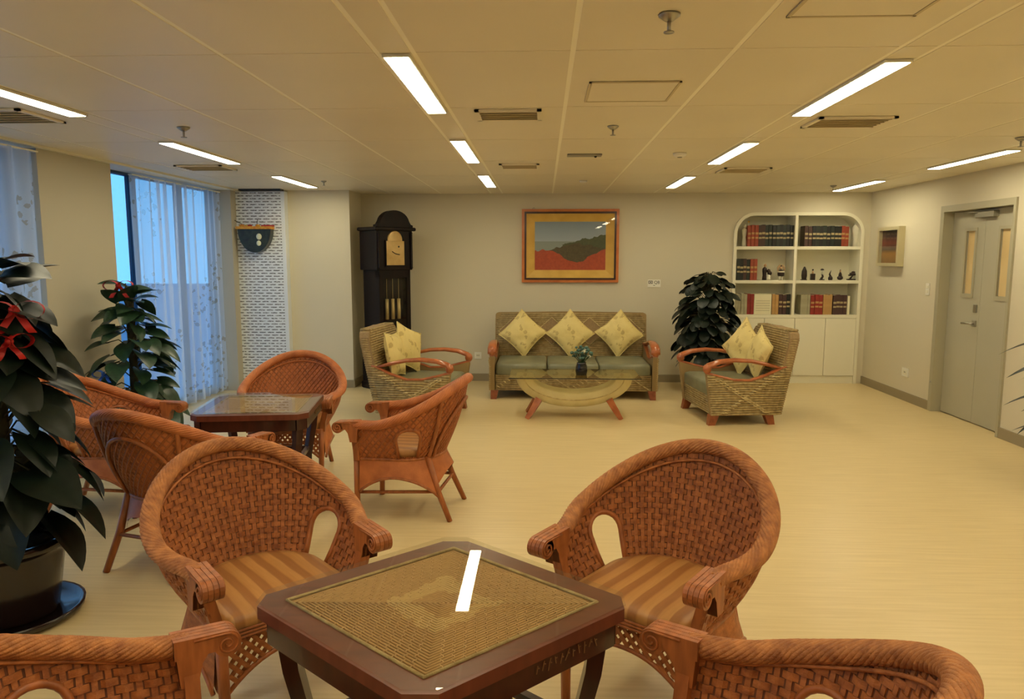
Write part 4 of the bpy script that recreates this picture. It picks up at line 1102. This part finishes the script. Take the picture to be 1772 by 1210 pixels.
fig(1401, 1.36, 'small dark block statuette with a pale head', [('block', 'figure_dark', MB().box(-.028, .028, -.02, .02, 0, .085, .004)), ('bust', 'figure_skin', MB().lathe([(.014, .085), (.01, .11), (.012, .12)], 10)), ('head', 'figure_dark', MB().ball((0, 0, .135), .013))])
fig(1417, 1.36, 'small dancing statuette with a wide dark hat', [('base', 'figure_dark', MB().lathe([(.0001, 0), (.036, 0), (.032, .012), (.0001, .014)], 12)), ('legs', 'figure_dark', MB().tube([(-.01, 0, .01), (.01, 0, .05), (0, 0, .08)], [.018, .014, .012], 8)), ('body', 'figure_white', MB().tube([(0, 0, .075), (.006, 0, .125)], [.016, .01], 8)), ('hat', 'figure_dark', MB().lathe([(.0001, .128), (.024, .13), (.024, .138), (.012, .15), (.0001, .151)], 12))])
fig(1431.5, 1.36, 'small dark flame-shaped statuette on a round base', [('base', 'figure_dark', MB().lathe([(.0001, 0), (.026, 0), (.03, .03), (.016, .055), (.0001, .06)], 12)), ('flame', 'figure_dark', MB().tube([(0, 0, .05), (-.012, 0, .08), (.006, 0, .13)], [.016, .011, .002], 7))])
fig(1448, 1.36, 'small seated dark statuette with crossed legs', [('lap', 'figure_dark', MB().ball((0, 0, .03), .04, 12, 6, (1, .7, .75))), ('torso', 'figure_dark', MB().lathe([(.024, .04), (.02, .08), (.01, .105)], 10)), ('head', 'figure_skin', MB().ball((0, 0, .118), .013)), ('topknot', 'figure_dark', MB().ball((0, 0, .133), .007))])
fig(1469, 1.36, 'dark miniature tree carving at the right of the middle shelf', [('base', 'figure_dark', MB().box(-.065, .065, -.03, .03, 0, .018, .004)), ('trunk', 'figure_dark', MB().tube([(-.03, 0, .015), (-.005, 0, .05), (.01, 0, .07)], [.014, .01, .008], 7)), ('crown', 'figure_dark', MB().ball((0, 0, .085), .03, 9, 6, (1.4, .8, .6)).ball((.03, 0, .075), .026, 9, 6, (1.4, .8, .6)).ball((.01, 0, .105), .02, 9, 6, (1.3, .8, .7)).ball((-.03, 0, .065), .02, 9, 6, (1.4, .8, .5)))])

# ------------------------------------------------------------------ plants
def leaf_mesh(mt, w_=.5, tip=.12, fold=.22, curl=.25, heart=.12, round_=False):
    """unit-length leaf along +Y, base at the origin, top towards +Z"""
    mb = MB(); n = 8; vs = []
    for i in range(n + 1):
        u = i / n; hw_ = w_ * .5 * (math.sin(PI * min(1, (u + .12) / 1.12) ** .75) ** .8 if u < 1 else 0) ; hw_ = max(w_ * .5 * math.sqrt(max(0, 1 - (1.9 * u - .9) ** 2 / 1.0)) if round_ and u < 1 else hw_, .004)
        z = -curl * u * u; yb = u - (heart * (1 - u * 4) if u < .25 else 0) * 1.
        vs += [(-hw_, yb, z + fold * hw_), (-hw_ * .5, u - (heart * .4 * (1 - u * 4) if u < .25 else 0), z + fold * hw_ * .62), (0, u, z), (hw_ * .5, u - (heart * .4 * (1 - u * 4) if u < .25 else 0), z + fold * hw_ * .62), (hw_, yb, z + fold * hw_)]
    fs = [(i * 5 + k, i * 5 + k + 1, i * 5 + 5 + k + 1, i * 5 + 5 + k) for i in range(n) for k in range(4)]
    mb.add(vs, fs, True); return mb.mesh('leaf', mt)
LEAF = leaf_mesh('leaf', .72); LEAFD = leaf_mesh('leaf_dark', .74); LONG = leaf_mesh('leaf_dark', .26, fold=.1, curl=.75, heart=.02); OVAL = leaf_mesh('leaf_dark', .82, fold=.12, curl=.3, heart=.06, round_=True)
def put_leaf(t, me, base, dirv, length, roll=0., name='leaf'):
    d_ = Vector(dirv).normalized(); upv = Vector((0, 0, 1)); x = d_.cross(upv)
    x = x.normalized() if x.length > 1e-4 else Vector((1, 0, 0)); z = x.cross(d_)
    M = Matrix((x, d_, z)).transposed() @ Matrix.Rotation(roll, 3, 'Y')
    o = link(name, me, t, base); o.rotation_euler = M.to_euler(); o.scale = (length,) * 3
    return o
def pole_plant(loc, label, me, n, z0, z1, rad, size, potr, poth, potm, group, seed, taper=.6, droop=.4, skip=None, egg=False):
    t = thing('potted_plant', label, 'plant', loc, 0, group); rnd = random.Random(seed)
    MB().lathe([(.0001, 0), (potr * .72, 0), (potr * .78, .02), (potr * .95, poth * .8), (potr * .98, poth - .04), (potr * 1.06, poth - .035), (potr * 1.06, poth), (potr * .94, poth), (potr * .92, poth - .05), (.0001, poth - .05)], 32).build('pot', potm, t)
    MB().lathe([(.0001, poth - .05), (potr * .92, poth - .05), (potr * .5, poth - .035), (.0001, poth - .03)], 20).build('soil', 'soil', t)
    MB().tube([(0, 0, poth - .06), (.01, .0, (poth + z1) / 2), (0, .01, z1 - .08)], .035, 8).build('support_pole', 'stem', t)
    for k in range(n):
        u = (k + .5) / n; z = z0 + (z1 - z0) * u; a = k * 2.39996 + rnd.uniform(-.3, .3)
        env = rad * (1 - taper * u ** 1.6) * (.55 + .45 * math.sin(PI * min(1, .25 + u * .9)) )
        if egg: env = rad * math.sqrt(max(.06, 1 - ((u - .42) / .62) ** 2))
        r0 = env * rnd.uniform(.35, .8) if not egg else env * rnd.uniform(.55, .95); d0 = Vector((math.cos(a), math.sin(a), 0))
        b_ = Vector((d0.x * r0, d0.y * r0, z + rnd.uniform(-.03, .03)))
        if skip and skip(b_, d0): continue
        dv = d0 + Vector((rnd.uniform(-.3, .3), rnd.uniform(-.3, .3), rnd.uniform(-.2, .45) - droop - (.5 * (1 - u)) + (.6 if u > .9 and not egg else 0)))
        st_ = MB().tube([(d0.x * .02, d0.y * .02, b_.z - .05), (b_.x * .5, b_.y * .5, b_.z + .02), tuple(b_)], .005, 4).build('stem', 'stem', t)
        put_leaf(t, me, b_, dv, size * rnd.uniform(.75, 1.2) * (1 - .2 * u), rnd.uniform(-.5, .5))
    return t
GP = 'potted leafy plants'
pole_plant((-3.43, 5.95, 0), 'leafy potted plant with a red bow in front of the beige pier', LEAF, 105, .35, 1.40, .44, .25, .19, .34, 'pot_white', GP, 3, .6, .15, lambda b, d: b.x + d.x * .24 < -.31)
pole_plant((2.02, 9.13, 0), 'dense dark green potted plant between sofa and bookcase', OVAL, 230, .42, 1.46, .33, .185, .18, .34, 'pot_dark', GP, 5, .2, .35, None, True)
big = pole_plant((-2.44, 3.13, 0), 'big dark-leaved plant in a black pot at the left edge', LEAFD, 110, .50, 1.62, .40, .27, .235, .37, 'pot_dark', GP, 9, .45, .35)
MB().lathe([(.0001, 0), (.25, 0), (.285, .02), (.29, .045), (.275, .045), (.26, .02), (.0001, .015)], 32).build('saucer', 'pot_dark', big)
for c in list(big.children):
    if c.name.startswith('pot') or c.name.startswith('soil'): c.location.z = .012
t = thing('potted_plant', 'slim dark plant leaning into view at the right edge', 'plant', (3.74, 5.28, 0), 0, GP)
MB().lathe([(.0001, 0), (.12, 0), (.16, .3), (.17, .33), (.15, .33), (.14, .29), (.0001, .28)], 24).build('pot', 'pot_dark', t)
rnd = random.Random(2)
for k in range(26):
    z = .42 + .75 * k / 26; a = k * 2.4; d0 = Vector((math.cos(a), math.sin(a), .35)); b_ = Vector((d0.x * .06, d0.y * .06, z))
    MB().tube([(0, 0, z - .12), tuple(b_)], .006, 4).build('stem', 'stem', t)
    put_leaf(t, LONG, b_, d0, rnd.uniform(.24, .34), rnd.uniform(-.3, .3))
MB().tube([(0, 0, .25), (0, .01, .8), (0, 0, 1.2)], .012, 6).build('trunk', 'stem', t)

# ribbons and ornaments in the plants
def bow(loc, s, mt, label, rz=0.):
    t = thing('ribbon_bow', label, 'ornament', loc, rz, 'ribbon ornaments in the plants')
    for sg in (-1, 1):
        def fn(u, v, sg=sg):
            a = u * 2 * PI; return (sg * s * (.5 - .5 * math.cos(a)) * 1.0, (v - .5) * s * .5 * (1 + .3 * math.sin(a)), s * .35 * math.sin(a))
        MB().grid(fn, 14, 3).build('loop', mt, t)
        MB().grid(lambda u, v, sg=sg: (sg * s * .55 * u + (v - .5) * s * .3, .01 + .01 * math.sin(u * 6), -s * .9 * u), 6, 2).build('tail', mt, t)
    MB().ball((0, 0, 0), s * .2, 8, 6).build('knot', mt, t)
    return t
bow((-3.42, 5.80, 1.43), .11, 'red_cloth', 'red bow at the top of the plant before the pier', .3)
bow((-3.47, 5.60, .74), .08, 'blue_cloth', 'blue ornament low in the plant before the pier', .2)
bow((-2.24, 3.02, 1.43), .11, 'red_cloth', 'upper red bow in the big plant at the left edge', .5)
bow((-2.25, 2.99, 1.30), .09, 'red_cloth', 'lower red bow in the big plant at the left edge', 1.)
